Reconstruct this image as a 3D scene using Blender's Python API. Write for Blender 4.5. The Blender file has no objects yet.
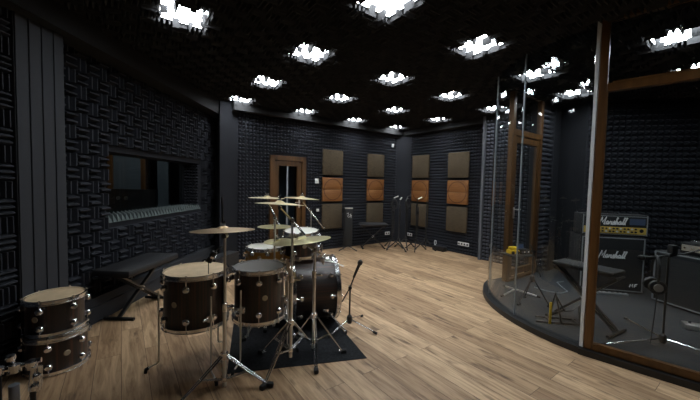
import bpy, bmesh, math, random
from mathutils import Vector, Matrix, Euler
random.seed(7)
PI = math.pi
S = bpy.context.scene
COL = S.collection
V = Vector

# ------------------------------------------------------------------ materials
def srgb(r, g, b):
    f = lambda c: (c/255/12.92) if c/255 <= .04045 else ((c/255+.055)/1.055)**2.4
    return (f(r), f(g), f(b), 1)

def mat(name, col, rough=.5, metal=0, spec=.5, bump=0, bscale=40, var=0, vscale=8):
    m = bpy.data.materials.new(name); m.use_nodes = True
    nt = m.node_tree; b = nt.nodes['Principled BSDF']
    b.inputs['Base Color'].default_value = col
    b.inputs['Roughness'].default_value = rough
    b.inputs['Metallic'].default_value = metal
    b.inputs['Specular IOR Level'].default_value = spec
    if bump or var:
        tc = nt.nodes.new('ShaderNodeTexCoord')
    if bump:
        n = nt.nodes.new('ShaderNodeTexNoise'); n.inputs['Scale'].default_value = bscale; n.inputs['Detail'].default_value = 4
        nt.links.new(tc.outputs['Object'], n.inputs['Vector'])
        bp = nt.nodes.new('ShaderNodeBump'); bp.inputs['Strength'].default_value = bump; bp.inputs['Distance'].default_value = .01
        nt.links.new(n.outputs['Fac'], bp.inputs['Height']); nt.links.new(bp.outputs['Normal'], b.inputs['Normal'])
    if var:
        n2 = nt.nodes.new('ShaderNodeTexNoise'); n2.inputs['Scale'].default_value = vscale; n2.inputs['Detail'].default_value = 5
        nt.links.new(tc.outputs['Object'], n2.inputs['Vector'])
        r = nt.nodes.new('ShaderNodeValToRGB')
        r.color_ramp.elements[0].position = .3; r.color_ramp.elements[1].position = .7
        r.color_ramp.elements[0].color = tuple(c*(1-var) for c in col[:3])+(1,)
        r.color_ramp.elements[1].color = tuple(min(1, c*(1+var)) for c in col[:3])+(1,)
        nt.links.new(n2.outputs['Fac'], r.inputs['Fac']); nt.links.new(r.outputs['Color'], b.inputs['Base Color'])
    return m

def wood_mat(name, c1, c2, c3, scale=(60, 60, 2), rough=.35, coat=0):
    m = bpy.data.materials.new(name); m.use_nodes = True
    nt = m.node_tree; b = nt.nodes['Principled BSDF']; L = nt.links.new
    tc = nt.nodes.new('ShaderNodeTexCoord'); mp = nt.nodes.new('ShaderNodeMapping')
    mp.inputs['Scale'].default_value = scale
    n = nt.nodes.new('ShaderNodeTexNoise'); n.inputs['Scale'].default_value = 1; n.inputs['Detail'].default_value = 6; n.inputs['Roughness'].default_value = .6
    r = nt.nodes.new('ShaderNodeValToRGB')
    e = r.color_ramp.elements
    e[0].position = .32; e[0].color = c1; e[1].position = .7; e[1].color = c3
    x = e.new(.5); x.color = c2
    L(tc.outputs['Object'], mp.inputs['Vector']); L(mp.outputs['Vector'], n.inputs['Vector'])
    L(n.outputs['Fac'], r.inputs['Fac']); L(r.outputs['Color'], b.inputs['Base Color'])
    b.inputs['Roughness'].default_value = rough; b.inputs['Coat Weight'].default_value = coat
    b.inputs['Coat Roughness'].default_value = .38
    return m

def emis(name, col, s):
    m = bpy.data.materials.new(name); m.use_nodes = True
    b = m.node_tree.nodes['Principled BSDF']
    b.inputs['Base Color'].default_value = (.8, .8, .8, 1)
    b.inputs['Emission Color'].default_value = col; b.inputs['Emission Strength'].default_value = s
    return m

def glass_mat(name, tint):
    m = bpy.data.materials.new(name); m.use_nodes = True
    nt = m.node_tree; L = nt.links.new
    for n in list(nt.nodes):
        if n.type == 'BSDF_PRINCIPLED': nt.nodes.remove(n)
    out = [n for n in nt.nodes if n.type == 'OUTPUT_MATERIAL'][0]
    t = nt.nodes.new('ShaderNodeBsdfTransparent'); t.inputs['Color'].default_value = tint
    g = nt.nodes.new('ShaderNodeBsdfGlossy'); g.inputs['Roughness'].default_value = 0.0
    lw = nt.nodes.new('ShaderNodeLayerWeight'); lw.inputs['Blend'].default_value = .5
    p = nt.nodes.new('ShaderNodeMath'); p.operation = 'POWER'; p.inputs[1].default_value = 5
    q = nt.nodes.new('ShaderNodeMath'); q.operation = 'MULTIPLY_ADD'; q.inputs[1].default_value = .9; q.inputs[2].default_value = .04
    mx = nt.nodes.new('ShaderNodeMixShader')
    L(lw.outputs['Facing'], p.inputs[0]); L(p.outputs[0], q.inputs[0]); L(q.outputs[0], mx.inputs['Fac'])
    L(t.outputs[0], mx.inputs[1]); L(g.outputs[0], mx.inputs[2]); L(mx.outputs[0], out.inputs['Surface'])
    return m

def floor_mat():
    m = bpy.data.materials.new('oak_laminate'); m.use_nodes = True
    nt = m.node_tree; b = nt.nodes['Principled BSDF']; L = nt.links.new; N = nt.nodes.new
    tc = N('ShaderNodeTexCoord')
    br = N('ShaderNodeTexBrick'); br.offset = .37; br.offset_frequency = 2; br.squash = 1
    br.inputs['Scale'].default_value = 1; br.inputs['Brick Width'].default_value = 1.3; br.inputs['Row Height'].default_value = .16
    br.inputs['Mortar Size'].default_value = .0016; br.inputs['Mortar Smooth'].default_value = .1; br.inputs['Bias'].default_value = 0
    br.inputs['Color1'].default_value = (0, 0, 0, 1); br.inputs['Color2'].default_value = (1, 1, 1, 1); br.inputs['Mortar'].default_value = (.5, .5, .5, 1)
    L(tc.outputs['Object'], br.inputs['Vector'])
    tone = N('ShaderNodeValToRGB')
    e = tone.color_ramp.elements; e[0].color = srgb(170, 138, 105); e[1].color = srgb(210, 178, 141)
    L(br.outputs['Color'], tone.inputs['Fac'])
    # grain stretched along the planks, shifted plank by plank
    sc = N('ShaderNodeVectorMath'); sc.operation = 'MULTIPLY_ADD'
    sc.inputs[1].default_value = (13, 17, 11)
    L(br.outputs['Color'], sc.inputs[0]); L(tc.outputs['Object'], sc.inputs[2])
    mp = N('ShaderNodeMapping'); mp.inputs['Scale'].default_value = (2.4, 26, 1)
    L(sc.outputs[0], mp.inputs['Vector'])
    n = N('ShaderNodeTexNoise'); n.inputs['Scale'].default_value = 1; n.inputs['Detail'].default_value = 8; n.inputs['Roughness'].default_value = .65
    n.inputs['Distortion'].default_value = .6
    L(mp.outputs[0], n.inputs['Vector'])
    gr = N('ShaderNodeValToRGB'); e = gr.color_ramp.elements
    e[0].position = .34; e[0].color = (.42, .36, .31, 1); e[1].position = .6; e[1].color = (1, 1, 1, 1)
    L(n.outputs['Fac'], gr.inputs['Fac'])
    mu = N('ShaderNodeMix'); mu.data_type = 'RGBA'; mu.blend_type = 'MULTIPLY'; mu.inputs['Factor'].default_value = .9
    L(tone.outputs['Color'], mu.inputs[6]); L(gr.outputs['Color'], mu.inputs[7])
    # knots and dark streaks
    mp2 = N('ShaderNodeMapping'); mp2.inputs['Scale'].default_value = (3.2, 13, 1)
    L(sc.outputs[0], mp2.inputs['Vector'])
    k = N('ShaderNodeTexNoise'); k.inputs['Scale'].default_value = 1; k.inputs['Detail'].default_value = 3; k.inputs['Roughness'].default_value = .5
    L(mp2.outputs[0], k.inputs['Vector'])
    kr = N('ShaderNodeValToRGB'); e = kr.color_ramp.elements
    e[0].position = .28; e[0].color = (.22, .18, .16, 1); e[1].position = .40; e[1].color = (1, 1, 1, 1)
    L(k.outputs['Fac'], kr.inputs['Fac'])
    mu2 = N('ShaderNodeMix'); mu2.data_type = 'RGBA'; mu2.blend_type = 'MULTIPLY'; mu2.inputs['Factor'].default_value = .85
    L(mu.outputs[2], mu2.inputs[6]); L(kr.outputs['Color'], mu2.inputs[7])
    mo = N('ShaderNodeMix'); mo.data_type = 'RGBA'; mo.inputs[7].default_value = srgb(78, 60, 44)
    L(br.outputs['Fac'], mo.inputs['Factor']); L(mu2.outputs[2], mo.inputs[6])
    L(mo.outputs[2], b.inputs['Base Color'])
    b.inputs['Roughness'].default_value = .48; b.inputs['Specular IOR Level'].default_value = .35
    bp = N('ShaderNodeBump'); bp.inputs['Strength'].default_value = .12; bp.inputs['Distance'].default_value = .002
    L(n.outputs['Fac'], bp.inputs['Height']); L(bp.outputs['Normal'], b.inputs['Normal'])
    return m

M = {}
M['floor'] = floor_mat()
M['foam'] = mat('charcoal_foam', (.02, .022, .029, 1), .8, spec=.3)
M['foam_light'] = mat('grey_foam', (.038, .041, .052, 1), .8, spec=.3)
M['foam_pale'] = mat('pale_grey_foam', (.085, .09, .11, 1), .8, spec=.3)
M['foam_ledge'] = mat('lamplit_ledge_foam', (.10, .12, .12, 1), .85, spec=.2)  # paler and greenish: control room lamplight on the ledge put into the colour
M['board_dark'] = mat('dark_grey_board', (.016, .017, .021, 1), .7, spec=.25)
M['foam_ceiling'] = mat('black_ceiling_foam', (.036, .036, .038, 1), .9, spec=.1)
M['wall'] = mat('dark_wall_paint', (.02, .021, .026, 1), .8, spec=.2)
M['board'] = mat('grey_board', (.036, .038, .044, 1), .7, spec=.25, bump=.05, bscale=30)
M['board_light'] = mat('pale_grey_board', (.11, .115, .13, 1), .7, spec=.25)
M['soffit_black'] = mat('soffit_matt_black', (.006, .006, .007, 1), .9)  # even black of the soffits, keeps them dark beside the light panels
M['carpet'] = mat('grey_carpet', (.048, .052, .056, 1), .95, spec=.1, bump=.6, bscale=300, var=.25, vscale=90)
M['rug'] = mat('charcoal_felt', (.022, .023, .026, 1), .95, spec=.15, bump=.6, bscale=250, var=.35, vscale=60)
M['door_wood'] = wood_mat('stained_oak', srgb(60, 39, 18), srgb(80, 53, 25), srgb(96, 66, 34), (14, 14, 1.2), .4)
M['post_wood'] = wood_mat('honey_oak', srgb(80, 53, 25), srgb(102, 69, 34), srgb(118, 83, 44), (16, 16, 1.2), .38)
M['rail_wood'] = wood_mat('honey_oak_rail', srgb(80, 53, 25), srgb(102, 69, 34), srgb(118, 83, 44), (1.2, 16, 16), .38)
M['orange_wood'] = wood_mat('orange_veneer', srgb(116, 72, 32), srgb(130, 83, 40), srgb(142, 95, 50), (3, 3, 30), .6)
M['panel_fabric'] = mat('brown_speckled_fabric', srgb(84, 74, 60), .95, spec=.1, bump=.5, bscale=260, var=.55, vscale=110)
M['line'] = mat('burnt_groove', srgb(64, 34, 14), .8)
M['glass'] = glass_mat('clear_glass', (.93, .95, .95, 1))
M['glass_dark'] = glass_mat('dark_glass', (.72, .78, .8, 1))
M['alu'] = mat('pale_aluminium', (.72, .74, .77, 1), .45, metal=0)
M['silicone'] = mat('clear_joint', (.25, .28, .3, 1), .3)
M['black'] = mat('black_plastic', (.012, .012, .013, 1), .45)
M['black_metal'] = mat('black_coated_steel', (.015, .015, .016, 1), .35, spec=.6)
M['rubber'] = mat('black_rubber', (.012, .012, .012, 1), .8)
M['chrome'] = mat('chrome', (.9, .9, .9, 1), .2, metal=1)
M['steel'] = mat('brushed_steel', (.78, .76, .72, 1), .36, metal=1)
M['shell'] = wood_mat('striped_ebony_lacquer', srgb(15, 8, 6), srgb(34, 18, 11), srgb(92, 52, 29), (70, 70, 1.2), .5, 1)
M['maple'] = wood_mat('golden_maple_lacquer', srgb(168, 118, 44), srgb(196, 142, 60), srgb(214, 164, 84), (10, 10, 2), .3, .5)
M['head_coated'] = mat('coated_drumhead', srgb(196, 172, 138), .6, var=.12, vscale=14)
M['head_white'] = mat('white_drumhead', srgb(226, 224, 214), .55)
M['head_grey'] = mat('clear_grey_drumhead', srgb(120, 116, 110), .35)
M['badge'] = mat('cream_badge', srgb(196, 184, 160), .4, metal=.3)
M['bronze'] = mat('cymbal_bronze', srgb(206, 192, 148), .36, metal=1, bump=.25, bscale=18)
M['bronze_dark'] = mat('ride_bronze', srgb(176, 168, 126), .36, metal=1, bump=.25, bscale=18)
M['bronze_brown'] = mat('aged_cymbal_bronze', srgb(186, 160, 126), .36, metal=1, bump=.25, bscale=18)
M['felt'] = mat('grey_felt', (.2, .2, .2, 1), .95)
M['white'] = mat('white_plastic', (.75, .75, .75, 1), .45)
M['vinyl'] = mat('black_vinyl', (.018, .018, .02, 1), .5, bump=.25, bscale=200)
M['tolex'] = mat('black_tolex', (.016, .016, .018, 1), .6, bump=.4, bscale=300)
M['grille'] = mat('black_grille_cloth', (.014, .015, .017, 1), .75, bump=.3, bscale=400)
M['piping'] = mat('pale_piping', (.26, .27, .28, 1), .5)
M['gold'] = mat('gold_panel', srgb(222, 188, 92), .45, metal=.15)
M['logo'] = mat('white_script', (.85, .85, .85, 1), .4)
M['yellow'] = mat('yellow_plastic', srgb(220, 180, 20), .5)
M['blue'] = mat('slate_blue_plastic', srgb(70, 84, 110), .5)
M['pale'] = mat('pale_translucent_plastic', srgb(150, 156, 166), .35)
M['curtain'] = mat('grey_blue_blind', srgb(92, 104, 116), .8)
M['cover'] = mat('dark_screen', (.01, .012, .014, 1), .2)
M['lamp'] = emis('led_panel', (.9, .96, 1, 1), 33)

# ------------------------------------------------------------------ mesh helpers
class MB:
    def __init__(s): s.bm = bmesh.new()
    def box(s, size, loc=(0, 0, 0), rot=None, bev=0):
        t = bmesh.new()
        bmesh.ops.create_cube(t, size=1)
        for v in t.verts: v.co = V((v.co.x*size[0], v.co.y*size[1], v.co.z*size[2]))
        if bev: bmesh.ops.bevel(t, geom=t.edges[:], offset=bev, segments=2, affect='EDGES', profile=.5)
        mt = Matrix.Translation(loc) @ (rot.to_matrix().to_4x4() if isinstance(rot, Euler) else (rot.to_4x4() if rot else Matrix()))
        t.transform(mt); s._add(t); return s
    def _add(s, t):
        me = bpy.data.meshes.new('tmp'); t.to_mesh(me); t.free(); s.bm.from_mesh(me); bpy.data.meshes.remove(me)
    def bar(s, a, b, w, h=None, up=(0, 0, 1)):
        a, b = V(a), V(b); d = b-a; h = h or w
        z = d.normalized(); u = V(up)
        if abs(z.dot(u)) > .98: u = V((1, 0, 0))
        x = u.cross(z).normalized(); y = z.cross(x)
        R = Matrix((x, y, z)).transposed()
        return s.box((w, h, d.length), (a+b)/2, R)
    def tube(s, pts, r, n=10, cap=True):
        pts = [V(p) for p in pts]; rs = r if isinstance(r, (list, tuple)) else [r]*len(pts)
        t = bmesh.new(); rings = []
        prevx = None
        for i, p in enumerate(pts):
            d = (pts[min(i+1, len(pts)-1)]-pts[max(i-1, 0)]).normalized()
            if prevx is None:
                u = V((0, 0, 1)) if abs(d.z) < .95 else V((1, 0, 0))
                x = u.cross(d).normalized()
            else:
                x = (prevx-d*prevx.dot(d)).normalized()
            prevx = x; y = d.cross(x)
            rings.append([t.verts.new(p+(x*math.cos(2*PI*k/n)+y*math.sin(2*PI*k/n))*rs[i]) for k in range(n)])
        for A, B in zip(rings, rings[1:]):
            for k in range(n): t.faces.new((A[k], A[(k+1) % n], B[(k+1) % n], B[k]))
        if cap:
            t.faces.new(rings[0][::-1]); t.faces.new(rings[-1])
        s._add(t); return s
    def lathe(s, prof, n=48, mt=None, closed=False):
        t = bmesh.new(); rings = []
        for r, z in prof:
            if r < 1e-6: rings.append([t.verts.new((0, 0, z))]*n)
            else: rings.append([t.verts.new((r*math.cos(2*PI*k/n), r*math.sin(2*PI*k/n), z)) for k in range(n)])
        pr = list(zip(rings, rings[1:]))
        if closed: pr.append((rings[-1], rings[0]))
        for A, B in pr:
            for k in range(n):
                f = []
                for v in (A[k], A[(k+1) % n], B[(k+1) % n], B[k]):
                    if v not in f: f.append(v)
                if len(f) > 2: t.faces.new(f)
        if mt is not None: t.transform(mt)
        s._add(t); return s
    def prism(s, pts, z0, z1):
        t = bmesh.new()
        a = [t.verts.new((x, y, z0)) for x, y in pts]; b = [t.verts.new((x, y, z1)) for x, y in pts]
        n = len(pts)
        t.faces.new(a[::-1]); t.faces.new(b)
        for k in range(n): t.faces.new((a[k], a[(k+1) % n], b[(k+1) % n], b[k]))
        bmesh.ops.recalc_face_normals(t, faces=t.faces[:])
        s._add(t); return s
    def build(s, name, m, parent=None, mat4=None, smooth=True):
        bmesh.ops.recalc_face_normals(s.bm, faces=s.bm.faces[:]) if len(s.bm.faces) < 20000 else None
        me = bpy.data.meshes.new(name); s.bm.to_mesh(me); s.bm.free()
        return link(name, me, m, parent, mat4, smooth)

def link(name, me, m, parent=None, mat4=None, smooth=True):
    me.materials.clear(); me.materials.append(M[m] if isinstance(m, str) else m)
    if smooth:
        me.polygons.foreach_set('use_smooth', [True]*len(me.polygons)); me.set_sharp_from_angle(angle=math.radians(35))
    o = bpy.data.objects.new(name, me); COL.objects.link(o)
    if parent: o.parent = parent
    if mat4 is not None: o.matrix_local = mat4
    return o

def pydata(name, vs, fs, m, parent=None, smooth=False):
    me = bpy.data.meshes.new(name); me.from_pydata(vs, [], fs); me.update()
    return link(name, me, m, parent, None, smooth)

def tag(o, label, cat, group=None, kind=None):
    o['label'] = label; o['category'] = cat
    if group: o['group'] = group
    if kind: o['kind'] = kind
    return o

def struct(o, label, cat):
    return tag(o, label, cat, None, 'structure')

def empty(name, label, cat, loc=(0, 0, 0), rz=0, group=None):
    o = bpy.data.objects.new(name, None); COL.objects.link(o); o.empty_display_size = .1
    o.location = loc; o.rotation_euler = (0, 0, rz)
    return tag(o, label, cat, group)

def dup(src, loc=None, rz=None, label=None):
    r = src.copy(); COL.objects.link(r)
    if loc is not None: r.location = loc
    if rz is not None: r.rotation_euler = (0, 0, rz)
    if label: r['label'] = label
    for ch in list(src.children):
        c = ch.copy(); COL.objects.link(c); c.parent = r
        for g in list(ch.children):
            d = g.copy(); COL.objects.link(d); d.parent = c
    return r

def frame4(o, x, y, z):
    m = Matrix((x, y, z)).transposed().to_4x4(); m.translation = V(o); return m

# ------------------------------------------------------------------ room layout (metres; the room lies 36 degrees to the camera)
TH = math.radians(36)
A2 = V((math.cos(TH), math.sin(TH), 0)); B2 = V((-math.sin(TH), math.cos(TH), 0)); Z = V((0, 0, 1))
CEIL = 2.83
PB = V((-.158, 6.985, 0))      # on the far wall with the door, runs along A2
PR = V((2.25, 6.777, 0))       # on the right far wall, runs along -B2
CORNER = PB+A2*1.826
BOOTH_C = V((3.3, 3.56, 0)); BOOTH_R = 1.55
FP = V((2.045, 2.66, 0)); FD = V((.73, -.683, 0)).normalized(); FN = V((-FD.y, FD.x, 0))   # framed booth front: origin, direction, inward normal
D0 = V((2.222, 4.464, 0)); D1 = D0+A2*1.12      # booth door wall
XW = -2.57                                        # wall with the control window

# ------------------------------------------------------------------ foam meshes
def pyramid_foam(name, parent, o, u, n, W, H, pitch, depth, m='foam', holes=(), cut=.0):
    """pyramids on a rectangle: origin o (bottom start), u along, Z up, n out of the wall; holes are (u0, u1, z0, z1) left bare"""
    vs, fs = [], []
    nu, nv = max(1, round(W/pitch)), max(1, round(H/pitch)); pu, pv = W/nu, H/nv
    for i in range(nu):
        for j in range(nv):
            cu, cv = (i+.5)*pu, (j+.5)*pv
            if any(h[0] < cu < h[1] and h[2] < cv+o.z < h[3] for h in holes): continue
            b = len(vs); d = depth
            g = .11
            for a, c in ((g, g), (1-g, g), (1-g, 1-g), (g, 1-g)): vs.append(o+u*(i+a)*pu+Z*(j+c)*pv)
            t = .07
            for a, c in ((.5-t, .5-t), (.5+t, .5-t), (.5+t, .5+t), (.5-t, .5+t)): vs.append(o+u*(i+a)*pu+Z*(j+c)*pv+n*d)
            for k in range(4): fs.append((b+k, b+(k+1) % 4, b+4+(k+1) % 4, b+4+k))
            fs.append((b+4, b+5, b+6, b+7))
    return pydata(name, vs, fs, m, parent)

def weave_foam(name, parent, o, u, v, n, nu, nv, T, k, depth, m='foam', skip=lambda i, j: False):
    """square tiles of k wedges, turned by a quarter from tile to tile"""
    vs, fs = [], []
    for i in range(nu):
        for j in range(nv):
            if skip(i, j): continue
            c = o+u*i*T+v*j*T
            p, q = (u, v) if (i+j) % 2 else (v, u)
            w = T/k
            for s in range(k):
                b = len(vs); d = depth*random.uniform(.9, 1.06)
                e = T*.035; f = w*.1
                vs += [c+p*s*w, c+p*(s+1)*w, c+p*(s+1)*w+q*T, c+p*s*w+q*T,
                       c+p*((s+.5)*w-f)+q*e+n*d, c+p*((s+.5)*w+f)+q*e+n*d, c+p*((s+.5)*w+f)+q*(T-e)+n*d, c+p*((s+.5)*w-f)+q*(T-e)+n*d]
                for kk in range(4): fs.append((b+kk, b+(kk+1) % 4, b+4+(kk+1) % 4, b+4+kk))
                fs.append((b+4, b+5, b+6, b+7))
    return pydata(name, vs, fs, m, parent)

def wall_slab(mb, p, d, n_out, L, z0, z1, t=.15, u0=0.):
    """solid wall piece: inner face on the line p + d*[u0, u0+L], thickness away from n_out"""
    c = p+d*(u0+L/2)-n_out*t/2
    mb.box((L, t, z1-z0), (c.x, c.y, (z0+z1)/2), Matrix((d, Z.cross(d), Z)).transposed())

# ------------------------------------------------------------------ floor, ceiling
fl = MB().box((16, 16, .1), (0, 0, -.05)).build('floor', 'floor', smooth=False)
fl.location = (1, 3.5, 0); fl.rotation_euler = (0, 0, TH+PI/2)
struct(fl, 'pale oak laminate floor of long diagonal planks', 'floor')

ce = MB().box((12.4, 13, .12), (1.5, 3.6, CEIL+.07)).build('ceiling', 'wall', smooth=False)
struct(ce, 'black foam covered ceiling with square light panels', 'ceiling')
LO = V((-.456, 3.41, 0)); LS = 1.2; T = .12; LW = .36
LIGHTS = [(-1, 0), (0, -1), (0, 0), (0, 1), (0, 2), (1, -1), (1, 0), (1, 1), (1, 2), (2, -1), (2, 0), (2, 1), (2, 2),
          (3, 0), (3, 1), (3, 2), (2, -2), (3, -2), (3, -1), (1, -3)]
cu0, cv0 = -60, -50
def ceil_skip(i, j):
    ii, jj = i+cu0, j+cv0
    c = LO+A2*(ii*T)+B2*(jj*T)
    ci, cj = (ii+5)//10, (jj+5)//10; di, dj = ii-10*ci, jj-10*cj
    if abs(di) <= 1 and abs(dj) <= 1 and (ci, cj) in LIGHTS: return True
    if c.x < XW+.1 or c.y < -.6 or c.x > 6.2: return True
    if (c-PB).dot(-B2) < .1 or (c-PR).dot(-A2) < .1 and (c-V((2.565, 6.13, 0))).dot(A2) > -.1 and c.y > 5.3: return True
    return False
weave_foam('acoustic_foam', ce, LO+A2*((cu0-.5)*T)+B2*((cv0-.5)*T)+Z*(CEIL+.012), A2, B2, -Z, 110, 110, T, 3, .085, 'foam_ceiling', ceil_skip)

LAB = {(-1, 0): 'large ceiling light panel cut by the top edge at far left',
 (0, -1): 'large ceiling light panel cut by the top edge near the middle',
 (0, 0): 'large bright ceiling light panel above the cymbals, left of centre',
 (0, 1): 'ceiling light panel just behind and left of the big one above the cymbals',
 (0, 2): 'leftmost small ceiling light panel, beside the grey column',
 (1, -1): 'large ceiling light panel right of centre, tilted by perspective, before the booth glass',
 (1, 0): 'wide ceiling light panel in the middle of the ceiling',
 (1, 1): 'ceiling light panel left of and behind the one in the middle of the ceiling',
 (1, 2): 'thin looking ceiling light panel in front of the wooden door',
 (2, -1): 'ceiling light panel inside the booth right behind the curved glass top',
 (2, 0): 'ceiling light panel left of the booth glass, in the third row back',
 (2, 1): 'ceiling light panel directly behind the one in the middle of the ceiling',
 (2, 2): 'small far ceiling light panel above the acoustic panels right of the door',
 (3, 0): 'ceiling light panel next to the far end of the curved booth glass',
 (3, 1): 'small far ceiling light panel above the right wall acoustic panels',
 (3, 2): 'farthest and smallest ceiling light panel, over the room corner',
 (2, -2): 'large ceiling light panel seen through the upper framed pane of the booth',
 (3, -2): 'ceiling light panel at the right edge, lower one through the upper framed pane',
 (3, -1): 'ceiling light panel in the booth near the wooden post',
 (1, -3): 'ceiling light panel beyond the right edge, beside the camera'}
l0 = None
for ij in LIGHTS:
    p = LO+A2*LS*ij[0]+B2*LS*ij[1]
    if l0 is None:
        l0 = empty('ceiling_light', LAB[ij], 'ceiling light', (p.x, p.y, CEIL), TH, 'square ceiling lights')
        f = MB()
        for sx in (-1, 1):
            f.box((.01, LW-.004, .036), (sx*(LW/2-.007), 0, -.017)); f.box((LW-.026, .01, .036), (0, sx*(LW/2-.007), -.017))
        f.build('light_frame', 'alu', l0)
        MB().box((LW-.026, LW-.026, .012), (0, 0, -.030)).build('diffuser', 'lamp', l0)
        # foam spikes clipped over the rim of the panel
        for q in range(8):
            a = q*PI/4+.3; rr = LW*.5*min(1/max(abs(math.cos(a)), .01), 1/max(abs(math.sin(a)), .01))-.03*(1+q % 3)*.6
            w_ = .04; L_ = .09 if q % 2 else .05; d_ = .04+.015*(q % 3)
            x_, y_ = rr*math.cos(a), rr*math.sin(a)
            if q % 2: px_, py_ = w_, L_
            else: px_, py_ = L_, w_
            t_ = bmesh.new()
            b_ = [t_.verts.new((x_+i_*px_/2, y_+j_*py_/2, -.036)) for i_, j_ in ((-1, -1), (1, -1), (1, 1), (-1, 1))]
            if q % 2: r_ = [t_.verts.new((x_, y_-py_*.47, -.036-d_)), t_.verts.new((x_, y_+py_*.47, -.036-d_))]; fs_ = [(b_[0], b_[1], r_[0]), (b_[1], b_[2], r_[1], r_[0]), (b_[2], b_[3], r_[1]), (b_[3], b_[0], r_[0], r_[1])]
            else: r_ = [t_.verts.new((x_-px_*.47, y_, -.036-d_)), t_.verts.new((x_+px_*.47, y_, -.036-d_))]; fs_ = [(b_[0], b_[1], r_[1], r_[0]), (b_[1], b_[2], r_[1]), (b_[2], b_[3], r_[0], r_[1]), (b_[3], b_[0], r_[0])]
            for f_ in fs_: t_.faces.new(f_)
            t_.faces.new(b_[::-1])
            k = MB(); k._add(t_); k.build('foam_wedge', 'foam_ceiling', l0, smooth=False)
    else:
        dup(l0, (p.x, p.y, CEIL), TH, LAB[ij])

# ------------------------------------------------------------------ left wall with the control window
WY0, WY1, WZ0, WZ1 = 3.31, 5.36, .94, 1.70
wl = MB(); t = .34
def lw(y0, y1, z0, z1): wl.box((t, y1-y0, z1-z0), (XW-t/2, (y0+y1)/2, (z0+z1)/2))
lw(-2.5, WY0, 0, CEIL); lw(WY1, 6.6, 0, CEIL); lw(WY0, WY1, 0, WZ0); lw(WY0, WY1, WZ1, CEIL)
wl.box((.14, 4.7, CEIL), (-2.51, -.09, CEIL/2))
wl = struct(wl.build('wall_left', 'wall', smooth=False), 'dark left wall covered in basket weave foam wedges round a window', 'wall')
Tw = .125
def wskip(i, j):
    y, z = 2.66+(i+.5)*Tw, .26+(j+.5)*Tw
    return WY0-.02 < y < WY1+.02 and WZ0-.02 < z < WZ1+.02
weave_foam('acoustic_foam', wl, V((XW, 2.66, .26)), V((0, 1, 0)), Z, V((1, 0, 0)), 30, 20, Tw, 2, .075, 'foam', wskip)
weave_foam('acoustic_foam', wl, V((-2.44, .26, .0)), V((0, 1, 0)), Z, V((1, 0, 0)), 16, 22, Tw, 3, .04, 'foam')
w1 = MB().box((.012, WY1-WY0, WZ1-WZ0), (XW-.30, (WY0+WY1)/2, (WZ0+WZ1)/2)).build('window_1', 'glass_dark', smooth=False)
struct(w1, 'control room window set deep in the left foam wall', 'window')
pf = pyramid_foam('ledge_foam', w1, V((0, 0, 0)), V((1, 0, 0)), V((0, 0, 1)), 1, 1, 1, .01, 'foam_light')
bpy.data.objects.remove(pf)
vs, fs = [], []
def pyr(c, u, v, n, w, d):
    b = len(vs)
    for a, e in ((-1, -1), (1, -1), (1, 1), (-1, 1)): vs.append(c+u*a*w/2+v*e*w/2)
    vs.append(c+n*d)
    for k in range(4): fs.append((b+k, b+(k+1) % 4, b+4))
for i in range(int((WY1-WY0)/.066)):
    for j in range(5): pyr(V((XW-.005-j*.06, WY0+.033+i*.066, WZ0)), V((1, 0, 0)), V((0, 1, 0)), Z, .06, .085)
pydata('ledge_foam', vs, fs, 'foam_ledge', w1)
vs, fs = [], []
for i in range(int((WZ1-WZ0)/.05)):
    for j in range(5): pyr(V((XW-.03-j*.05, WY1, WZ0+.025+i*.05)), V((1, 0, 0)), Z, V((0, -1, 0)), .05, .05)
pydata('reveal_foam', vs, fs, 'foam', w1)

# boxed skirting below and boxed soffit above the left wall
SK = .12
b = MB().box((SK, 3.1, .25), (XW+SK/2, 4.15, .125)).box((SK+.012, 3.1, .02), (XW+(SK+.012)/2, 4.15, .15))
struct(b.build('baseboard_left', 'board', smooth=False), 'boxed grey skirting along the left wall', 'baseboard')
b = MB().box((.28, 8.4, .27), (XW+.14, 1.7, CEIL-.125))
struct(b.build('trim_1', 'soffit_black', smooth=False), 'boxed dark soffit where left wall meets ceiling', 'trim')

# plank clad column at far left
ca, cb = V((-2.42, 2.27, 0)), V((-2.42, 2.66, 0))
k = MB()
k.box((.2, .39, CEIL-.25), (-2.5, 2.465, (CEIL-.25)/2))
for i in range(4):
    k.box((.012, .085, CEIL-.25), (-2.397, 2.27+.0475+i*.0983, (CEIL-.25)/2), bev=.004)
struct(k.build('column', 'board', smooth=False), 'grey plank clad column between the foam walls at far left', 'column')

# smooth column at the end of the left wall
k = MB()
q0, q1 = V((-2.53, 5.86, 0)), V((-1.88, 5.72, 0)); qd = (q1-q0).normalized(); qn = V((qd.y, -qd.x, 0))
L_ = (q1-q0).length
c = (q0+q1)/2-qn*.2
k.box((L_, .4, CEIL), (c.x, c.y, CEIL/2), Matrix((qd, -qn, Z)).transposed())
c = (q0+q1)/2-qn*.17
k.box((L_+.1, .46, .3), (c.x, c.y, .15), Matrix((qd, -qn, Z)).transposed())
for a in (.09, L_-.02):
    c = q0+qd*a+qn*.004
    k.box((.035, .02, CEIL), (c.x, c.y, CEIL/2), Matrix((qd, -qn, Z)).transposed())
struct(k.build('column', 'board', smooth=False), 'smooth grey column on a low plinth left of the wooden door', 'column')

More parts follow.
